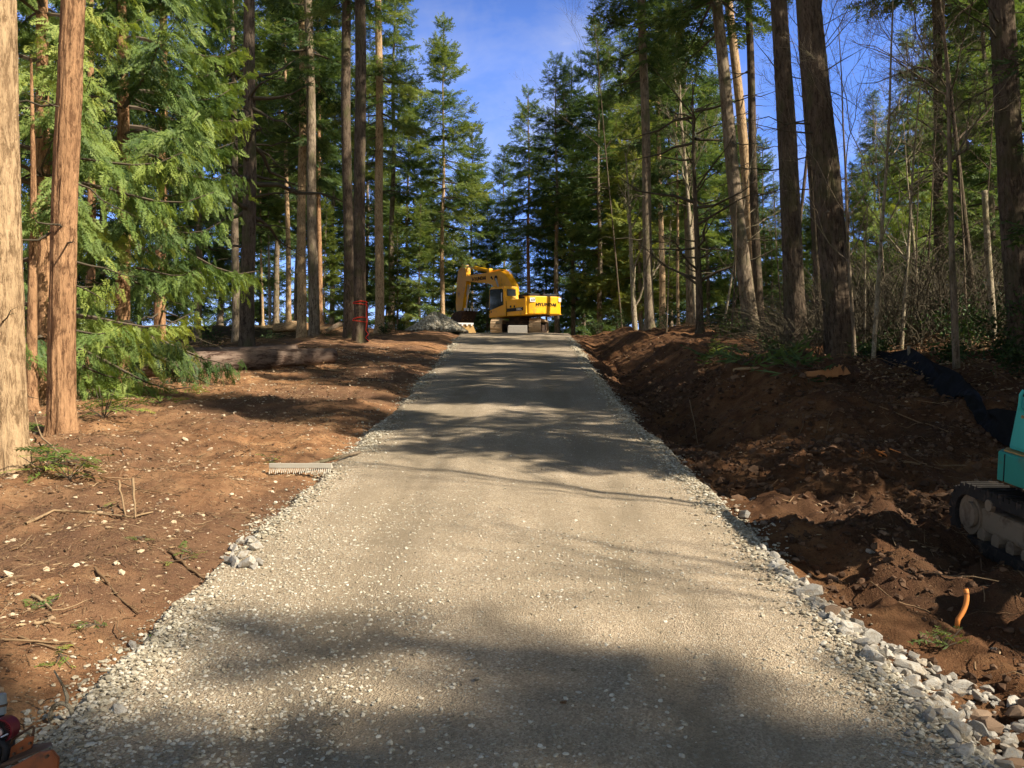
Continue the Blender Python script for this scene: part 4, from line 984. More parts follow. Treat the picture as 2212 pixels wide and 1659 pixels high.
for i, (px, Y, R, hh) in enumerate([(2030, 19, .9, 1.0), (2100, 17, 1.0, 1.1), (2165, 15.5, .9, 1.2), (2195, 13.5, .7, .8), (1960, 20, .8, .9), (1900, 19, .6, .7), (2130, 19.5, 1.1, 1.5), (1880, 17, .5, .6), (2060, 15.2, .5, .5), (1935, 23, .9, 1.2)]):
    leafy('salal_shrub', 'low glossy green shrub under the trees on the right beyond the silt fence', atY(px, Y), R, hh, 520, 300 + i, group='green shrubs under the right woods', lsz=.075)
for i, (px, Y, R, hh) in enumerate([(1335, 44, 1.0, 1.3), (1290, 47, .9, 1.0), (1440, 34, .9, .9), (1560, 29, .8, .8), (1590, 27, .7, .7), (1670, 21, .6, .6), (1410, 40, .8, .9)]):
    leafy('bank_shrub', 'ragged green shrub on top of the dirt bank between the right trunks', atY(px, Y), R, hh, 420, 330 + i, group='shrubs on top of the right bank', lsz=.08)
for i, (px, Y, R, hh) in enumerate([(830, 40, .6, .6), (870, 46, .7, .5), (450, 31, 1.0, .9), (700, 40, .7, .5), (590, 38, .9, .6)]):
    leafy('bank_shrub', 'low green shrub at the edge of the cleared dirt on the left', atY(px, Y), R, hh, 300, 350 + i, group='shrubs at the edge of the left clearing', lsz=.08)
# brown bramble mass behind the right trunks
n = 8000; rg = np.random.default_rng(77); Yb = rg.uniform(18, 38, n); pxb = 1640 + rg.uniform(0, 760, n)
xb = (pxb - 1106) / FOC * Yb * 1.02; s = np.linspace(0, 1, 6); a = rg.uniform(0, 2 * PI, n); L = rg.uniform(.8, 2.6, n); hb = rg.uniform(.5, 3.0, n) * np.clip((pxb - 1560) / 300, .3, 1)
P = np.stack([xb[:, None] + np.cos(a)[:, None] * L[:, None] * s, Yb[:, None] + np.sin(a)[:, None] * L[:, None] * s, surf(xb, Yb)[:, None] - .05 + hb[:, None] * (1.6 * s - .75 * s ** 2.2)], -1)
P[:, 1:] += rg.normal(0, .07, (n, 5, 3))
V, F = tubes(P, rg.uniform(.004, .012, n)[:, None] * (1.05 - .8 * s), 3); bag = Bag(); bag.add(V, F, 0, np.repeat(np.clip(rg.normal(.10, .16, n), 0, 1), 18))
tag(obj('bramble_thicket', bag.mesh('bramble_thicket', [M['dead_twig']])), 'brown tangle of leafless brambles behind the right trunks', 'brambles', None, 'stuff')
n = 9000; Yb = rg.uniform(12.5, 34, n); pxb = 1850 + rg.uniform(0, 520, n); xb = (pxb - 1106) / FOC * Yb
scat = np.column_stack([xb, Yb, surf(xb, Yb) + .02 + .16 * rg.random(n) ** 2]); fw = rg.normal(0, 1, (n, 3)); fw[:, 2] *= .3; nr = rg.normal(0, .4, (n, 3)); nr[:, 2] += 1
V, F = inst(make_template([rhomb((0, 0, 0), (1, 0, 0), (0, .2, 1), 1, .6)]), scat, fw, nr, rg.uniform(.035, .09, n)); bag = Bag(); bag.add(V, F, 0, np.repeat(np.clip(rg.normal(.62, .28, n), 0, 1), 4))
tag(obj('leaf_litter', bag.mesh('leaf_litter', [M['stick']])), 'dry tan leaves covering the forest floor under the right trees', 'leaf litter', None, 'stuff')
# cut sprigs lying about
def sprig(px, py, L, n, label, kind='cedar', seed=0, group=None, up=.03, leaf='cedar'):
    rg = np.random.default_rng(seed); p = at(px, py); bag = Bag(); a = rg.uniform(0, 2 * PI, n)
    pos = np.stack([rg.normal(0, L * .45, n), rg.normal(0, L * .45, n), np.zeros(n)], 1)
    pos[:, 2] = surf(p.x + pos[:, 0], p.y + pos[:, 1]) - p.z + up * (.4 + 1.2 * rg.random(n))
    fw = np.stack([np.cos(a), np.sin(a), rg.normal(.12, .25, n)], 1); nr = rg.normal(0, .3, (n, 3)); nr[:, 2] += 1
    tp = TF_CED[0] if kind == 'cedar' else TF_FIR[0]
    V, F = inst(tp, pos, fw, nr, L * rg.uniform(.5, 1.1, n)); bag.add(V, F, 0, np.repeat(np.clip(rg.normal(.5, .15, n), 0, 1), len(tp[0])))
    q3 = np.linspace(0, 1, 3)[None, :, None]; V, F = tubes(np.array([0, 0, .01]) * (1 - q3) + (pos + norm(fw) * .1 * L)[:, None] * q3, np.full((n, 3), .0025 + .006 * L), 3); bag.add(V, F, 1, .4)
    o = obj('cut_sprig', bag.mesh('cut_sprig', [M[leaf], M['bark_twig']])); o.location = p; return tag(o, label, 'sprig', group)
sprig(2042, 1402, .10, 16, 'bright green fir sprig lying behind the rocks on the lower right', 'fir', 1, up=.06, leaf='needle_y')
sprig(225, 905, .42, 18, 'clump of cedar sprays on the ground right of the reddish trunk', seed=2, up=.25)
sprig(118, 1005, .30, 14, 'clump of cut cedar sprays between the two near left trunks', seed=3, up=.10)
sprig(270, 890, .30, 9, 'cedar spray hanging to the ground left of the pale round stone', seed=4, up=.16)
sprig(345, 872, .22, 9, 'small cedar sprig on the dirt right of the pale round stone', seed=5, up=.10)
sprig(585, 1000, .12, 7, 'tiny green sprig just above the rake', seed=6, up=.05)
for i, (px, py) in enumerate([(60, 960), (95, 1020), (150, 1040)]): sprig(px, py, .28, 9, 'cut cedar sprays heaped at the foot of the near left trunks', seed=10 + i, group='cut sprays at the foot of the left trunks', up=.12)
for i, (px, py) in enumerate([(410, 1195), (390, 1215), (215, 1105), (300, 1165), (100, 1310), (330, 1375), (130, 1420), (205, 1355)]):
    sprig(px, py, .10, 6, 'wilted green sprig on the sunlit dirt left of the road', seed=20 + i, group='wilted sprigs on the left dirt', up=.015)
for i, (px, py) in enumerate([(1560, 760), (1600, 790), (1540, 775), (1720, 800), (1690, 790)]): sprig(px, py, .5, 14, 'dark fallen fir boughs on the bank below the right trunks', 'fir', 40 + i, 'fallen boughs on the right bank', .15, 'needle')
# ------------------------------------------------------------------ yellow excavator
M['yellow'] = m_plain('yellow', (.86, .43, .008), .45, .10, 2.5, .4, dirt=(.30, .16, .05), bs=.03, dirt_lo=.56)
M['glass'] = m_plain('glass', (.018, .025, .028), .12, .2, 2, .6, bs=0)
M['steel'] = m_plain('steel', (.55, .55, .6), .3, .1, 8, .5, .6)
M['rust_dark'] = m_plain('rust_dark', (.055, .038, .03), .8, .4, 6, .2, dirt=(.16, .10, .06))
M['track_steel'] = m_plain('track_steel', (.40, .29, .18), .8, .25, 5, .2, dirt=(.16, .10, .06), dirt_lo=.55)
M['white'] = m_plain('white', (.75, .73, .70), .6, .05, 8)
M['ochre'] = m_plain('ochre', (.50, .32, .12), .7, .2, 5, .2, dirt=(.26, .16, .08))
def text_obj(name, s, size, mat, parent, M4, ext=.004, squash=1.0):
    cu = bpy.data.curves.new('lettering', 'FONT'); cu.body = s; cu.size = size; cu.extrude = ext; cu.align_x = 'CENTER'; cu.align_y = 'CENTER'; cu.offset = size * .018; cu.space_character = 1.08
    to = bpy.data.objects.new('lettering', cu); COL.objects.link(to); bpy.context.view_layer.update()
    me = bpy.data.meshes.new_from_object(to); bpy.data.objects.remove(to); bpy.data.curves.remove(cu)
    me.transform(Matrix.Diagonal((squash, 1, 1, 1))); me.transform(M4); me.materials.clear(); me.materials.append(mat); me.name = name
    return obj(name, me, parent)
EXD = 54.0; CT, ST = math.cos(math.radians(34)), math.sin(math.radians(34)); EX0 = (1255 - 1106) * EXD / 14730
def exy(X, xl):
    k = (X - 1106) / 14730; return (EX0 + CT * xl - k * (EXD + ST * xl)) / (CT * k + ST)
EG = float(zr(EXD)) + .02
def ez(Y, y, xl): return (3238 - Y) * (EXD + ST * xl + CT * y) / 14730 + CAM_Z - EG - .10 * (CT * y + ST * xl)
def yz(X, Y, xl=.05):
    y = exy(X, xl); return (y, ez(Y, y, xl))
BZ = math.radians(-9); UZ = math.radians(34) - BZ
E = thing('yellow_excavator', 'large yellow tracked excavator parked at the top of the gravel road', 'excavator', (EX0, EXD, EG), (math.atan(.10), 0, BZ))
def stadium(L, h, n=9):
    r = h / 2; P = []
    for a in np.linspace(-PI / 2, PI / 2, n): P.append((L / 2 - r + r * math.cos(a), r + r * math.sin(a)))
    for a in np.linspace(PI / 2, 3 * PI / 2, n): P.append((-L / 2 + r + r * math.cos(a), r + r * math.sin(a)))
    return P
def along(P, d):
    P = [Vector((p[0], p[1])) for p in P]; P.append(P[0]); seg = [(P[i + 1] - P[i]).length for i in range(len(P) - 1)]; T = sum(seg); n = int(T / d); out = []
    for k in range(n):
        t = k * T / n; i = 0
        while t > seg[i]: t -= seg[i]; i += 1
        u = (P[i + 1] - P[i]).normalized(); out.append((P[i] + u * t, u))
    return out
def make_track(parent, xc, L, h, w, mat, fmat, pitch, thick, gr, name='track'):
    b = BM(); O = stadium(L, h); I = stadium(L - .12, h - .12); I = [(p, q + .06) for p, q in I]; n = len(O)
    vo = [[b.bm.verts.new((xc + sx * w / 2, p, q)) for p, q in O] for sx in (-1, 1)]; vi = [[b.bm.verts.new((xc + sx * w / 2, p, q)) for p, q in I] for sx in (-1, 1)]
    for i in range(n):
        j = (i + 1) % n
        for A, B in ((vo[0], vo[1]), (vi[1], vi[0]), (vi[0], vo[0]), (vo[1], vi[1])): b.bm.faces.new((A[i], A[j], B[j], B[i]))
    for p, u in along(O, pitch):
        ang = math.atan2(u.y, u.x); nn = Vector((u.y, -u.x)); c = p + nn * thick * .5
        Mx = Matrix.Translation((xc, c.x, c.y)) @ Matrix.Rotation(ang, 4, 'X')
        b.box((0, 0, 0), (w * 1.01, pitch * .86, thick), Mx); b.box((0, -pitch * .25, -thick * .5 - gr / 2), (w, pitch * .16, gr), Mx)
    t = b.build(name, mat, parent)
    BM().box((xc, 0, h * .5), (w * .62, L - h * 1.05, h * .42), bevel=.03).build('track_frame', fmat, t)
    for yy in (-L / 2 + h * .52, L / 2 - h * .52): BM().cyl((xc - w * .38, yy, h / 2), (xc + w * .38, yy, h / 2), h * .36, 20).build('wheel', fmat, t)
    nr = 6
    for k in range(nr): BM().cyl((xc - w * .36, -L / 2 + h * .9 + k * (L - 1.8 * h) / (nr - 1), h * .22), (xc + w * .36, -L / 2 + h * .9 + k * (L - 1.8 * h) / (nr - 1), h * .22), h * .13, 12).build('roller', fmat, t)
    return t
for xc in (-1.2, 1.2): make_track(E, xc, 4.3, .92, .72, M['track_steel'], M['rust_dark'], .19, .035, .03)
BM().box((0, 0, .66), (1.7, 1.5, .4), bevel=.06).cyl((0, 0, .85), (0, 0, 1.14), .72, 28).build('undercarriage', M['rust_dark'], E)
# upper works: x to the right, y forward
def up(b, name, mat, parent=E, **k): return b.build(name, mat, parent, rotz=None if parent is not E else UZ, **k)
hx = 1.33; yr = -2.82; zb, zt = ez(1000, -2.6, 0), ez(690, -2.6, 0)
zsb = zb - .04
ys = exy(1352, -hx)
cwp = [(-hx, ys), (-hx, yr + .42), (-hx + .16, yr + .16), (-hx + .5, yr + .03), (0, yr), (hx - .5, yr + .03), (hx - .16, yr + .16), (hx, yr + .42), (hx, ys)]
b = BM(); b.prism(cwp, 'z', zb, zt, bevel=.06); cw = up(b, 'counterweight', M['yellow'])
text_obj('lettering', 'HYUNDAI', .27, M['black'], cw, Matrix.Translation((-.02, yr - .012, zb + (zt - zb) * .52)) @ Matrix.Rotation(PI / 2, 4, 'X'), .012, 1.2)
BM().box((-.98, yr + .10, zt - .24), (.34, .02, .26), Matrix.Translation((-.98, yr + .10, 0)) @ Matrix.Rotation(-.22, 4, 'Z') @ Matrix.Translation((.98, -yr - .10, 0)) @ Matrix.Translation((0, -.05, 0))).build('sticker', M['white'], cw)
for k in range(3): BM().box((0, 0, 0), (.035, .008, .17), Matrix.Translation((-1.06 + k * .09, yr + .048 - .022 * k, zt - .24)) @ Matrix.Rotation(-.22, 4, 'Z') @ Matrix.Rotation(.45, 4, 'Y')).build('stripe', M['black'], cw)
BM().box((1.05, yr + .06, zt - .2), (.2, .02, .24), Matrix.Translation((0, -.035, 0))).build('sticker', M['white'], cw)
# left side body panel, right tank
zbelt = ez(735, -1.2, -hx)
b = BM(); b.box((-.72, (ys - .42) / 2 + .0, (zsb + zbelt) / 2), (1.2, -.42 - ys - .01, zbelt - zsb), bevel=.04); body = up(b, 'side_panel', M['yellow'])
b = BM(); b.box((.80, (ys + 1.2) / 2, (zsb + zbelt - .1) / 2), (1.04, 1.2 - ys - .02, zbelt - .1 - zsb), bevel=.05); up(b, 'fuel_tank', M['yellow'])
b = BM(); b.box((0, (ys + 1.4) / 2, zsb + .09), (1.0, 1.4 - ys - .04, .30), bevel=.03); up(b, 'deck', M['rust_dark'])
b = BM(); b.box((.15, -1.72, zt + .05), (2.1, 1.25, .26), bevel=.05).box((-.35, -1.5, zt + .19), (.6, .6, .10), bevel=.03); up(b, 'engine_hood', M['black'])
b = BM(); b.cyl((.7, -1.6, zt), (.7, -1.6, zt + .30), .06, 12); up(b, 'exhaust', M['rust_dark'])
# stripe with model number and vents on the side panel
ym = (exy(1025, -hx) + exy(1305, -hx)) / 2; zst = ez(910, ym, -hx); Ls = exy(1025, -hx) - exy(1305, -hx)
BM().box((-hx - .004, ym, zst), (.02, Ls, .20)).build('stripe', M['black'], body)
text_obj('lettering', '210LC', .19, M['white'], body, Matrix.Translation((-hx - .02, ym - Ls * .27, zst)) @ Matrix.Rotation(-PI / 2, 4, 'Z') @ Matrix.Rotation(PI / 2, 4, 'X'), .006)
for X in (1090, 1155):
    yv = exy(X, -hx); BM().box((-hx - .003, yv, ez(857, yv, -hx)), (.02, .13, .13)).build('vent', M['black'], body)
BM().box((-hx - .001, exy(1012, -hx), (zsb + zbelt) / 2), (.012, .03, zbelt - zsb - .1)).build('seam', M['rust_dark'], body)
# cab
yf, yb = exy(712, -hx), exy(985, -hx); zc = ez(500, yb, -hx); zcf = ez(520, yf, -hx)
cabp = [(yb - .10, zsb), (yf, zsb), (yf + .02, zsb + .6), (yf - .08, zcf - .22), (yf - .24, zcf), (yb, zc), (yb - .02, zbelt + .35), (yb - .22, zbelt)]
b = BM(); b.prism(cabp, 'x', -hx, -hx + 1.02, bevel=.05); cab = up(b, 'cab', M['yellow'])
wp = [yz(722, 925, -hx), yz(738, 570, -hx), yz(760, 556, -hx), yz(945, 545, -hx), yz(962, 560, -hx), yz(966, 825, -hx)]
BM().prism(wp, 'x', -hx - .018, -hx + .02).build('door_window', M['glass'], cab)
dp = yz(912, 550, -hx); BM().box((-hx - .022, dp[0], (dp[1] + ez(840, dp[0], -hx)) / 2), (.02, .035, dp[1] - ez(840, dp[0], -hx))).build('door_post', M['black'], cab)
y5, z5 = yz(940, 690, -hx); BM().box((-hx - .021, y5, z5), (.012, .10, .55)).build('reflection_strip', M['steel'], cab)
zr0, zr1 = ez(690, yb, -.8), ez(555, yb, -.8)
BM().box((-hx + .51, yb - .025, (zr0 + zr1) / 2), (.66, .06, zr1 - zr0), bevel=.02).build('rear_window', M['glass'], cab)
BM().box((-hx + .51, yf + .0, (zsb + zcf) / 2 + .1), (.84, .06, zcf - zsb - .55), bevel=.02).build('windscreen', M['glass'], cab)
BM().tube([(-hx - .03, yf - .1, zsb + .25), (-hx - .05, yf - .02, zsb + .9), (-hx - .05, yf - .12, zcf - .4)], .018, 6).build('grab_rail', M['black'], cab)
BM().box((-hx - .006, exy(752, -hx), ez(945, exy(752, -hx), -hx)), (.02, .13, .10)).build('step_light', M['black'], cab)
b = BM(); b.tube([(.30, -1.0, zt + .1), (.30, -1.0, zt + .6), (1.15, -1.0, zt + .6), (1.15, -1.0, zt + .1)], .022, 6); up(b, 'handrail', M['black'])
# boom, arm, bucket, rams
bp = [(1185, 520), (1150, 440), (1065, 300), (985, 247), (920, 240), (740, 268), (540, 292), (375, 322), (300, 335), (302, 392), (380, 405), (600, 440), (760, 455), (840, 490), (890, 580), (980, 720), (1100, 800), (1190, 740)]
b = BM(); b.prism([yz(*p) for p in bp], 'x', -.20, .30, bevel=.02); boom = up(b, 'boom', M['yellow'])
yt, zt_ = yz(552, 367, -.2)
text_obj('lettering', 'HYUNDAI', .33, M['black'], boom, Matrix.Translation((-.212, yt, zt_)) @ Matrix.Rotation(-PI / 2, 4, 'Z') @ Matrix.Rotation(PI / 2, 4, 'X') @ Matrix.Rotation(-.02, 4, 'Z'), .012, 1.12)
for X, Y, r in ((768, 348, .08), (785, 372, .05), (845, 360, .17)):
    q = yz(X, Y, -.2); BM().cyl((-.23, *q), (-.19, *q), r, 16).build('pin', M['black'], boom)
for k in (-.13, .0, .13): BM().tube([(.05 + k, *[a + (.05 if i else 0) for i, a in enumerate(yz(X, Y))]) for X, Y in ((1160, 440), (1070, 285), (990, 232), (920, 226), (760, 255))], .025, 6).build('hose', M['yellow'], boom)
b = BM(); b.tube([(.0, *[a + (.06 if i else 0) for i, a in enumerate(yz(X, Y))]) for X, Y in ((740, 262), (600, 280), (470, 300), (360, 318), (250, 310), (212, 380), (215, 470), (260, 540))], .03, 6); up(b, 'hose', M['black'])
A0, A1 = yz(845, 365, -.32), yz(885, 500, -.32); A2 = yz(930, 680, -.32)
for sx in (-.34, .44):
    b = BM(); b.cyl((sx, *A0), (sx, *A2), .055, 12); up(b, 'boom_ram', M['steel'])
    b = BM(); q = ((A1[0] + A2[0]) / 2 - .02, A1[1] - .12); b.cyl((sx, *q), (sx, A2[0] - .4, A2[1] - .75), .10, 14); up(b, 'ram_barrel', M['yellow'])
ap = [(300, 120), (352, 128), (366, 230), (370, 330), (362, 460), (330, 650), (292, 880), (255, 960), (205, 975), (182, 880), (176, 800), (205, 420), (228, 240)]
b = BM(); b.prism([yz(*p) for p in ap], 'x', -.14, .24, bevel=.02); arm = up(b, 'arm', M['yellow'])
r0, r1, r2 = yz(345, 150), yz(470, 172), yz(735, 232)
b = BM(); b.cyl((.05, *r0), (.05, *r1), .065, 12); up(b, 'arm_ram_rod', M['steel'])
b = BM(); b.cyl((.05, *r1), (.05, *r2), .12, 14).box((.05, *r2), (.3, .35, .28), bevel=.04); up(b, 'arm_ram', M['yellow'])
c0, c1, c2 = yz(370, 470), yz(345, 640), yz(325, 900)
b = BM(); b.cyl((.05, *c0), (.05, *c1), .09, 12).cyl((.05, *c1), (.05, *c2), .05, 10); up(b, 'bucket_ram', M['steel'])
bk = [(232, 945), (165, 1035), (150, 1100), (190, 1165), (270, 1172), (335, 1100), (395, 925), (350, 918), (290, 925)]
b = BM(); b.prism([yz(*p) for p in bk], 'x', -.52, .62, bevel=.03); bu = up(b, 'bucket', M['rust_dark'])
tq = yz(398, 915)
for k in range(5): BM().box((-.44 + k * .245, tq[0] - .03, tq[1] + .06), (.11, .09, .2), bevel=.02).build('tooth', M['steel'], bu)
for k in range(3): q = yz(350, 1020); BM().box((-.30 + k * .3, q[0] - .02, q[1]), (.05, .03, .45), Matrix.Translation((0, q[0], q[1])) @ Matrix.Rotation(.35, 4, 'X') @ Matrix.Translation((0, -q[0], -q[1]))).build('lit_stripe', M['ochre'], bu)  # ochre bars paint the lit stripes onto the dark bucket
# spare bucket standing beside the pile and a block between the tracks
p = atY(1008, 51.0); e = thing('spare_bucket', 'yellowish digging bucket standing on the ground below the excavator arm', 'bucket', p, (0, 0, .15))
BM().prism([(-.52, .05), (.62, .0), (.36, .62), (-.62, .62)], 'y', -.04, .04).box((-.1, .3, .3), (.95, .5, .55), bevel=.08).build('shell', M['ochre'], e)
BM().box((-.12, -.05, .66), (1.05, .12, .09)).build('cutting_edge', M['white'], e)
for k in range(4): BM().box((-.55 + k * .28, -.07, .58), (.10, .1, .14), bevel=.02).build('tooth', M['white'], e)
M['concrete'] = m_plain('concrete', (.30, .28, .25), .95, .35, 14, .1, bs=.6)
p = atY(1118, 51.2); bmk = BM(); bmk.box((0, 0, .22), (1.16, .6, .56), bevel=.05)
for v in bmk.bm.verts: v.co += Vector((random.uniform(-.02, .02),) * 3)
o = bmk.build('stone_block', M['concrete']); o.location = p; tag(o, 'rough grey block lying between the tracks of the yellow excavator', 'block')

# ------------------------------------------------------------------ gravel pile
rg = np.random.default_rng(15); p = atY(942, 46.5); bag = Bag(); n = 2600
r = np.sqrt(rg.random(n)) * 1.0; a = rg.uniform(0, 2 * PI, n)
hx_ = r * np.cos(a) * 1.75; hy_ = r * np.sin(a) * 1.35; prof = np.clip(1 - r, 0, 1) ** .9 * (1 + .25 * np.sin(a * 3 + 1)); hz = .92 * np.clip(1 - r ** 1.6, 0, 1) * (1 + .22 * np.sin(a * 3 + 1)) * (1 - .25 * np.clip(r * np.cos(a), 0, 1))
sz = rg.uniform(.045, .12, n); k = rg.integers(0, 4, n); fw = rg.normal(0, 1, (n, 3)); nr = rg.normal(0, 1, (n, 3)); tn = np.clip(rg.normal(.55, .2, n), 0, 1)
TP6 = [ico_tpl(_r, .7) for _ in range(4)]
for j in range(4):
    s_ = k == j; V, F = inst(TP6[j], np.column_stack([hx_, hy_, hz])[s_], fw[s_], nr[s_], sz[s_]); bag.add(V, F, 0, np.repeat(tn[s_], len(TP6[j][0])))
qa = np.linspace(0, 2 * PI, 33)[:-1]; rr_ = np.linspace(0, 1.0, 9)
RV = np.array([[q * math.cos(a_) * 1.72, q * math.sin(a_) * 1.32, max(-.1, .80 * (1 - q ** 1.6) - .12)] for q in rr_ for a_ in qa]); i = np.arange(9 * 32).reshape(9, 32); jj = np.roll(i, -1, 1)
bag.F.append(np.stack([i[:-1], i[1:], jj[1:], jj[:-1]], -1).reshape(-1, 4)[:, [0, 1, 2]] + bag.n); bag.F.append(np.stack([i[:-1], i[1:], jj[1:], jj[:-1]], -1).reshape(-1, 4)[:, [0, 2, 3]] + bag.n)
bag.V.append(RV); bag.mi.append(np.zeros(512, int)); bag.t.append(np.full(288, .4)); bag.n += 288
o = obj('gravel_pile', bag.mesh('gravel_pile', [M['pebble']])); o.location = p; tag(o, 'heap of pale crushed rock left of the top of the road, below the excavator bucket', 'gravel pile')

# ------------------------------------------------------------------ teal mini excavator
M['teal'] = m_plain('teal', (.045, .42, .40), .5, .08, 3, .35, dirt=(.12, .16, .12), bs=.02, dirt_lo=.58)
M['teal_dark'] = m_plain('teal_dark', (.02, .27, .23), .5, .1, 4, .35, dirt=(.15, .14, .09), bs=.03, dirt_lo=.54)
M['rubber'] = m_plain('rubber', (.035, .032, .03), .9, .3, 12, .15, dirt=(.13, .095, .07), dirt_lo=.55)
M['mud_metal'] = m_plain('mud_metal', (.26, .20, .14), .85, .2, 6, .15, dirt=(.09, .055, .035), dirt_lo=.5)
mx, my = 4.07, 6.12; mz = float(zr(my)) - .245
E2 = thing('teal_excavator', 'small teal rubber tracked excavator cut by the right edge of the photo', 'mini excavator', (mx, my, mz), (math.atan(.165), 0, 0))
for xc in (-.40, .40):
    t = make_track(E2, xc, 1.72, .43, .25, M['rubber'], M['mud_metal'], .075, .03, .012)
BM().box((0, 0, .32), (.62, .7, .22), bevel=.03).cyl((0, 0, .36), (0, 0, .60), .26, 24).build('undercarriage', M['mud_metal'], E2)
for yy in (-.3, .32): BM().cyl((-.535, yy, .36), (-.50, yy, .36), .045, 14).build('carrier_roller', M['mud_metal'], E2)
BM().cyl((-.531, .60, .225), (-.50, .60, .225), .10, 20).build('idler_cap', M['mud_metal'], E2)
b = BM(); b.prism([(-.52, -1.0), (.52, -1.0), (.52, .02), (.44, .12), (-.44, .12), (-.52, .02)], 'z', .575, .79, bevel=.018); b.build('counterweight', M['teal_dark'], E2)
BM().box((-.5215, -.07, .68), (.006, .008, .20)).build('seam', M['black'], E2)
b = BM(); b.prism([(-.49, -.98), (.49, -.98), (.49, .0), (.42, .09), (-.42, .09), (-.49, .0)], 'z', .792, .802); b.build('ledge', M['ochre'], E2)
b = BM(); b.prism([(.015, .805), (-.065, 1.14), (-.10, 1.20), (-.2, 1.22), (-.62, 1.22), (-.62, .805)], 'x', -.455, .455, bevel=.028); hd = b.build('hood', M['teal'], E2)
b = BM(); b.prism([(.075, .805), (-.02, 1.17), (-.06, 1.26), (-.2, 1.29), (-.62, 1.29), (-.62, .81)], 'x', -.415, .415, bevel=.03); b.build('seal', M['black'], E2)
BM().tube([(-.465, -.16, 1.10), (-.488, -.16, 1.13), (-.488, -.165, 1.22), (-.47, -.17, 1.25)], .013, 8).build('latch', M['teal'], hd)
BM().cyl((-.462, -.15, 1.06), (-.45, -.15, 1.06), .013, 10).build('lock', M['ochre'], hd)
for q in ((-.42, -.66), (.42, -.66), (-.42, -1.2), (.42, -1.2)): BM().tube([(q[0], q[1], .80), (q[0], q[1], 2.15)], .025, 8).build('canopy_post', M['black'], E2)
BM().box((0, -.92, 2.18), (.98, .95, .06), bevel=.025).build('canopy', M['teal'], E2)
BM().box((0, -.98, .92), (.45, .42, .12), bevel=.04).box((0, -.74, 1.2), (.45, .10, .5), bevel=.04).build('operator_seat', M['black'], E2)
BM().box((0, -1.22, .70), (.98, .50, .07), bevel=.02).build('floor_plate', M['mud_metal'], E2)
BM().prism([(-1.30, .70), (-1.7, 1.6), (-2.1, 1.75), (-2.85, 1.25), (-2.82, 1.12), (-2.1, 1.55), (-1.8, 1.42), (-1.42, .66)], 'x', .02, .17, bevel=.015).build('boom', M['teal'], E2)
BM().prism([(-2.78, 1.35), (-2.95, 1.3), (-2.72, .35), (-2.6, .35)], 'x', .04, .15, bevel=.012).build('arm', M['teal'], E2)
BM().prism([(-2.72, .38), (-2.85, .15), (-2.7, -.05), (-2.4, -.05), (-2.3, .2), (-2.55, .38)], 'x', -.1, .3, bevel=.015).build('bucket', M['rust_dark'], E2)
for ch in list(E2.children):
    if ch.name.split('.')[0] in ('counterweight', 'seam', 'ledge', 'hood', 'seal', 'canopy_post', 'canopy', 'operator_seat', 'floor_plate', 'boom', 'arm', 'bucket'): ch.location = (-.02, .20, 0)

# ------------------------------------------------------------------ rake
M['rake_metal'] = m_plain('rake_metal', (.50, .46, .37), .55, .15, 14, .3, dirt=(.30, .22, .14), dirt_lo=.56)
a, bq = at(581, 1028), at(717, 1024); c = (a + bq) / 2; d = bq - a; L = d.length
e = thing('landscape_rake', 'wide pale landscape rake lying teeth up at the left road edge', 'rake', c, (0, 0, math.atan2(d.y, d.x)))
BM().box((0, .0, .085), (L, .022, .05), bevel=.006).build('head', M['rake_metal'], e)
b = BM()
for k in range(31): b.cyl((-L / 2 + .012 + k * (L - .024) / 30, -.002, .062), (-L / 2 + .012 + k * (L - .024) / 30, -.028, .006 + .008 * (k % 3)), .0045, 6)
b.build('teeth', M['rake_metal'], e)
h0 = Vector((.04, .03, .085)); h1 = e.matrix_basis.inverted() @ (at(742, 992) + Vector((.12, .25, .07)))
BM().tube([h0, h0.lerp(h1, .5), h1], .017, 8).build('handle', M['bark_grey'], e)

# ------------------------------------------------------------------ black silt fence
M['fabric'] = m_plain('fabric', (.010, .010, .011), .7, .3, 30, .12, bs=.3)
keys = [(1848, 17.6, .02, .30), (1880, 17.0, .02, .32), (1920, 16.2, .0, .36), (1968, 15.2, .0, .40), (2005, 14.0, .0, .30), (2050, 12.9, .0, .30), (2095, 11.9, .0, .22), (2132, 11.0, .0, .12), (2165, 10.6, .0, .26), (2215, 10.2, .0, .45), (2290, 9.9, .0, .5)]
nu, nv = 220, 18; KP = np.array([[*atY(k[0], k[1])[:2], k[3]] for k in keys]); u = np.linspace(0, len(keys) - 1, nu)
fx, fy, fh = (np.interp(u, np.arange(len(keys)), KP[:, c]) for c in range(3))
V = []
for j in range(nv):
    t = j / (nv - 1); f = fbm(u * .9, np.full(nu, t * 1.2), 71, 2) + .35 * np.abs(vnoise(u * 2.2 + t * 2.0, np.full(nu, t), 72))
    ox = -.25 * (1 - t) ** 1.5 + .16 * f * (.3 + t); oy = -.30 * (1 - t) ** 1.5 + .12 * f
    X_, Y_ = fx + ox, fy + oy; gs = surf(X_, Y_); gs = gs * (1 - t) + np.interp(u, np.arange(len(keys)), surf(KP[:, 0], KP[:, 1])) * t; V.append(np.stack([X_, Y_, gs + .03 + fh * t + .05 * f * (1 - t)], 1))
V = np.array(V).reshape(-1, 3); i = np.arange(nu * nv).reshape(nv, nu); F = np.stack([i[:-1, :-1], i[:-1, 1:], i[1:, 1:], i[1:, :-1]], -1).reshape(-1, 4)
e = thing('silt_fence', 'sagging black plastic silt fence running down from the thickest right trunk', 'silt fence', atY(1848, 17.6))
o = obj('fabric', np_mesh('fabric', V - np.array(e.location), [F], M['fabric'], smooth=True), e)
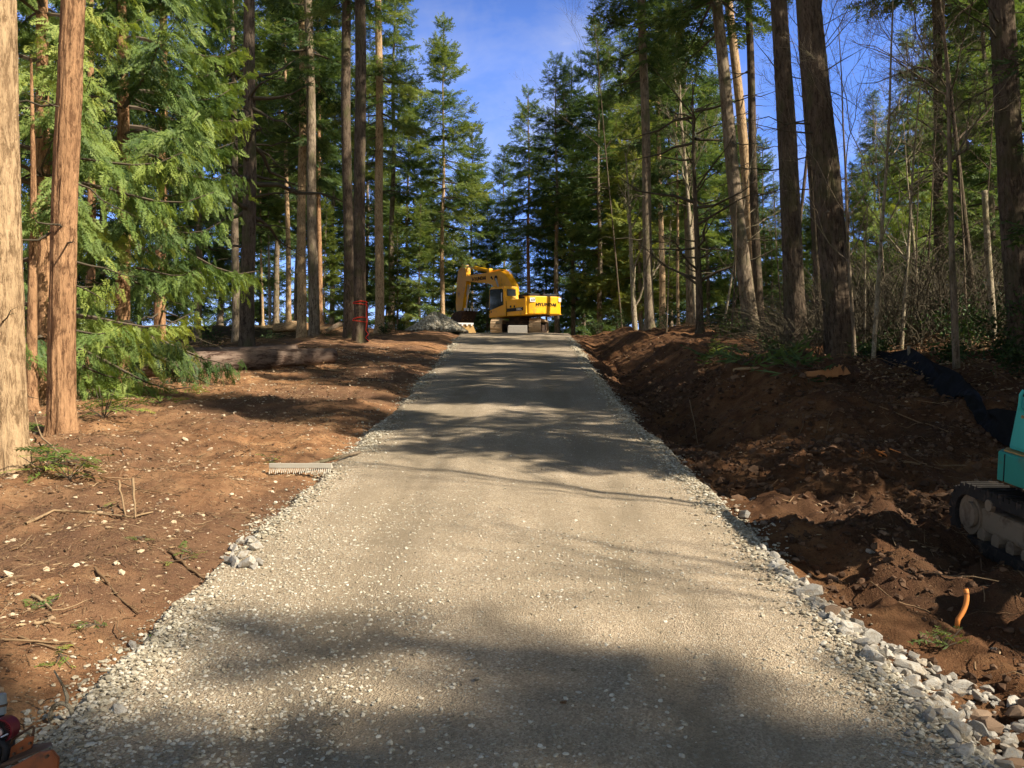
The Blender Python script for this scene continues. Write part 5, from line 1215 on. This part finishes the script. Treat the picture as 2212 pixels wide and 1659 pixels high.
for k in (0, 3, 9):
    q = Vector((KP[k][0], KP[k][1] + .06, float(surf(KP[k][0], KP[k][1])) - .1)) - e.location
    BM().box((q.x, q.y, q.z + (keys[k][3] + .16) / 2), (.035, .035, keys[k][3] + .18)).build('stake', M['stick'] if False else M['bark_pale'], e)

# ------------------------------------------------------------------ small things on the ground
M['orange'] = m_plain('orange', (.72, .25, .055), .55, .12, 12, .3, dirt=(.35, .16, .06), dirt_lo=.6)
q = at(2070, 1352); q.z += .03; e = thing('orange_pipe', 'bent orange pipe sticking up out of the dug dirt on the right', 'pipe', q)
w1 = pt(2086, 1272, q.y + .03) - q; wm = pt(2090, 1312, q.y + .01) - q
PP = [Vector((-.01, 0, -.05)), Vector((0, 0, 0))]
for t in [.15 + .85 * k_ / 7 for k_ in range(8)]: PP.append((1 - t) ** 2 * Vector((0, 0, 0)) + 2 * t * (1 - t) * (wm * 1.25) + t * t * w1)
BM().tube(PP, .0135, 14).build('pipe', M['orange'], e, smooth=True)
BM().tube([PP[-3].lerp(PP[-2], .55), PP[-3].lerp(PP[-2], .75)], .0145, 14).build('band', M['rust_dark'], e, smooth=True)
q = at(1888, 992); e = thing('orange_shards', 'torn strip of bright orange plastic half buried in the dug dirt', 'plastic scrap', q)
rgs = random.Random(8)
for k in range(9):
    x0 = rgs.uniform(-.16, .22); BM().box((0, 0, 0), (rgs.uniform(.06, .14), rgs.uniform(.02, .05), .008), Matrix.Translation((x0, rgs.uniform(-.1, .1), .05 + rgs.uniform(0, .04))) @ Euler((rgs.uniform(-.6, .6), rgs.uniform(-.6, .6), rgs.uniform(0, 3))).to_matrix().to_4x4()).build('shard', M['orange'], e)
q = at(1795, 815); e = thing('split_stump', 'splintered orange stub of wood on the bank below the thickest trunk', 'wood scrap', q)
b = BM()
for k in range(7): b.prism([(-.06, 0), (.06, 0), (.01, .18 + .1 * (k == 3) + rgs.uniform(-.06, .06))], 'y', -.02, .02, Matrix.Translation((-.28 + k * .085, rgs.uniform(-.05, .05), .03)) @ Matrix.Rotation(rgs.uniform(-.3, .3) + (.9 if k < 4 else 0), 4, 'Y'))
b.box((-.15, 0, .04), (.5, .12, .09), bevel=.02); b.build('splinters', M['ox_fresh'], e)
q = at(128, 2012 * .768 + 25); e = thing('root_loop', 'pale loop of root with a thin stem in the dirt at the lower left', 'root', q)
BM().tube([Vector((.045 * math.cos(a_), .01, .035 + .05 * math.sin(a_))) for a_ in np.linspace(.1, PI + .35, 12)], .009, 8).build('loop', M['bark_pale'], e, smooth=True)
BM().tube([(.02, .01, .075), (.022, .012, .11), (0, .02, .15), (-.045, .03, .21)], [.006, .008, .005, .003], 6).build('stem', M['bark_pale'], e, smooth=True)

# ------------------------------------------------------------------ orange compactor at the lower left corner
M['ox_orange'] = m_plain('ox_orange', (.36, .105, .032), .6, .2, 14, .3, dirt=(.11, .055, .03), dirt_lo=.52)
M['ox_edge'] = m_plain('ox_edge', (.13, .075, .045), .75, .3, 14, .2, dirt=(.24, .17, .11))
M['recoil'] = m_plain('recoil', (.17, .008, .018), .45, .15, 10, .4)
M['grey_cap'] = m_plain('grey_cap', (.30, .33, .33), .5, .1, 10, .3)
def cp(zx, zy, Y): return pt(zx * .1204, 1459 + zy * .1204, Y)
base = cp(100, 1700, 2.95); base.z = float(surf(base.x, base.y))
e = thing('plate_compactor', 'rusty orange compactor with a red ribbed engine cover at the lower left corner', 'compactor', base)
def slab(pts, th, name, mat, parent=e):
    """plate through measured corners, thickened away from the front"""
    P = [Vector(p) - base for p in pts]; n_ = (P[1] - P[0]).cross(P[2] - P[0]).normalized()
    if n_.y > 0: n_ = -n_
    b = BM(); A = [b.bm.verts.new(p) for p in P]; B = [b.bm.verts.new(p - n_ * th) for p in P]; m = len(P)
    b.bm.faces.new(A); b.bm.faces.new(B[::-1])
    for i in range(m): b.bm.faces.new((A[i], B[i], B[(i + 1) % m], A[(i + 1) % m]))
    bmesh.ops.bevel(b.bm, geom=list(b.bm.edges), offset=.0022, segments=2, affect='EDGES')
    return b.build(name, mat, parent)
slab([cp(-300, 1990, 2.80), cp(1010, 1900, 2.80), cp(1045, 1480, 2.80), cp(930, 1345, 2.83), cp(690, 1385, 2.84), cp(150, 1690, 2.84), cp(-300, 1850, 2.84)], .012, 'base_plate', M['ox_orange'])
slab([cp(-60, 1640, 2.86), cp(100, 1640, 2.86), cp(940, 1262, 2.86), cp(900, 1205, 2.92), cp(560, 1248, 2.97), cp(-60, 1560, 2.97)], .008, 'top_flange', M['ox_edge'])
slab([cp(150, 1590, 2.93), cp(560, 1300, 2.93), cp(600, 1100, 2.93), cp(480, 1110, 2.93), cp(190, 1290, 2.93)], .010, 'bracket', M['ox_orange'])
for zx, zy in ((240, 1415), (520, 1225), (372, 1320)):
    q = cp(zx, zy, 2.922) - base; BM().cyl(q, q + Vector((0, .012, 0)), .0045, 12).build('bolt', M['ox_edge'], e)
q = cp(825, 1465, 2.795) - base; BM().cyl(q, q + Vector((0, .012, 0)), .005, 12).build('bolt', M['ox_edge'], e)
BM().tube([cp(195, 1230, 2.97) - base, cp(225, 1150, 2.97) - base, cp(420, 1020, 2.97) - base, cp(585, 915, 2.97) - base, cp(612, 935, 2.97) - base, cp(580, 1150, 2.96) - base], .0042, 8).build('lift_handle', M['ox_edge'], e, smooth=True)
q = cp(-5, 1010, 2.92) - base
rc = BM().cyl(q + Vector((0, 0, 0)), q + Vector((0, .05, 0)), .040, 36).build('engine_cover', M['recoil'], e)
for k in range(30):
    a_ = k * 2 * PI / 30; BM().box((0, 0, 0), (.019, .006, .0028), Matrix.Translation(q + Vector((.0255 * math.cos(a_), -.003, .0255 * math.sin(a_)))) @ Matrix.Rotation(-a_, 4, 'Y')).build('rib', M['black'], rc)
BM().cyl(q + Vector((.003, -.010, 0)), q + Vector((.003, .01, 0)), .011, 16).build('hub', M['steel'], rc)
BM().tube([cp(20, 1110, 2.905) - base, cp(140, 1050, 2.905) - base], .003, 8).build('lever', M['steel'], rc)
BM().tube([cp(-80, 1190, 2.9) - base, cp(40, 1220, 2.9) - base, cp(110, 1290, 2.9) - base, cp(95, 1450, 2.9) - base, cp(60, 1600, 2.9) - base], .011, 10).build('hose', M['black'], e, smooth=True)
q0, q1 = cp(10, 690, 3.0) - base, cp(25, 330, 3.0) - base
gc = BM().cyl(q0, q0.lerp(q1, .42), .017, 24).cyl(q0.lerp(q1, .5), q1, .019, 24, .015).build('air_filter', M['grey_cap'], e)
BM().cyl(q0.lerp(q1, .40), q0.lerp(q1, .52), .0205, 24).build('clamp', M['ox_edge'], gc)
BM().cyl(cp(-10, 1300, 2.98) - base, q0, .012, 12).build('intake_pipe', M['black'], e)
BM().box(Vector(cp(-120, 1250, 3.0) - base), (.10, .10, .09), bevel=.012).build('engine', M['black'], e)

# ------------------------------------------------------------------ camera, sky and sun
cam = bpy.data.cameras.new('camera'); cam.sensor_width = 36; cam.lens = 36 * FOC / 2212; cam.clip_start = .1; cam.clip_end = 3000
co = link(bpy.data.objects.new('camera', cam)); co.location = (0, 0, CAM_Z); co.rotation_euler = (PI / 2 + PITCH, 0, 0)
SC.camera = co
w = bpy.data.worlds.new('World'); SC.world = w; w.use_nodes = True; nt = w.node_tree; nt.nodes.clear()
sky = nt.nodes.new('ShaderNodeTexSky'); sky.sky_type = 'NISHITA'; sky.sun_disc = False
SUN_EL = math.radians(SUN_E); sdir = Vector((math.sin(math.radians(SUN_AZ)), math.cos(math.radians(SUN_AZ)), 0))
sky.sun_elevation = SUN_EL; sky.sun_rotation = math.radians(SUN_AZ); sky.air_density = 1.0; sky.dust_density = .2; sky.ozone_density = 2.5
tc = N(nt, 'ShaderNodeTexCoord'); mp = N(nt, 'ShaderNodeMapping'); mp.inputs['Scale'].default_value = (1, 1, 1.6); mp.inputs['Rotation'].default_value = (0, .5, .3)
nt.links.new(tc.outputs['Generated'], mp.inputs[0])
c1_ = noise(nt, mp.outputs[0], 3.2, 7, .6, .5); c2_ = noise(nt, mp.outputs[0], 9, 5, .6, .4)
cm = mixc(nt, .35, c1_, c2_)
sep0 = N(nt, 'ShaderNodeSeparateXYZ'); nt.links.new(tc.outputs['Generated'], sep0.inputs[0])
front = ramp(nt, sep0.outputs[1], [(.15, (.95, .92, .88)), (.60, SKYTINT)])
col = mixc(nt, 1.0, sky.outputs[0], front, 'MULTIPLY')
cf = ramp(nt, cm, [(.47, (0, 0, 0)), (.62, (.22, .22, .22)), (.76, (.7, .7, .7))])
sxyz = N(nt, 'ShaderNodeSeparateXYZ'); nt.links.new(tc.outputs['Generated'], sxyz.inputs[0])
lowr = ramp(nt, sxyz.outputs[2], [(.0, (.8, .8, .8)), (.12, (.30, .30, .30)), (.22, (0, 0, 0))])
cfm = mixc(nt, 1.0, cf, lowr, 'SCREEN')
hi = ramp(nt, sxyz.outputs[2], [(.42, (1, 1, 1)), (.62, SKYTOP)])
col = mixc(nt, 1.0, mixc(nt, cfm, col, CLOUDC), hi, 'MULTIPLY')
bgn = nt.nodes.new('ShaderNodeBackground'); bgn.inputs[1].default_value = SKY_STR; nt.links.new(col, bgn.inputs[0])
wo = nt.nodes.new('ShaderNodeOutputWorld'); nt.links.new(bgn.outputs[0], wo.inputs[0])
sl = bpy.data.lights.new('sun', 'SUN'); sl.energy = SUN_STR; sl.angle = math.radians(.55); sl.color = (1.0, .90, .74)
so = link(bpy.data.objects.new('sun', sl)); so.location = (20, -10, 30)
so.rotation_euler = (-(sdir * math.cos(SUN_EL) + Vector((0, 0, math.sin(SUN_EL))))).to_track_quat('-Z', 'Y').to_euler()
SC.view_settings.view_transform = 'Standard'; SC.view_settings.look = 'None'; SC.view_settings.exposure = 0; SC.view_settings.gamma = 1
SC.cycles.max_bounces = 4; SC.cycles.diffuse_bounces = 2; SC.cycles.glossy_bounces = 2; SC.cycles.transmission_bounces = 3; SC.cycles.use_denoising = True; SC.cycles.use_adaptive_sampling = True; SC.cycles.adaptive_threshold = .035
SC.cycles.sample_clamp_indirect = 6
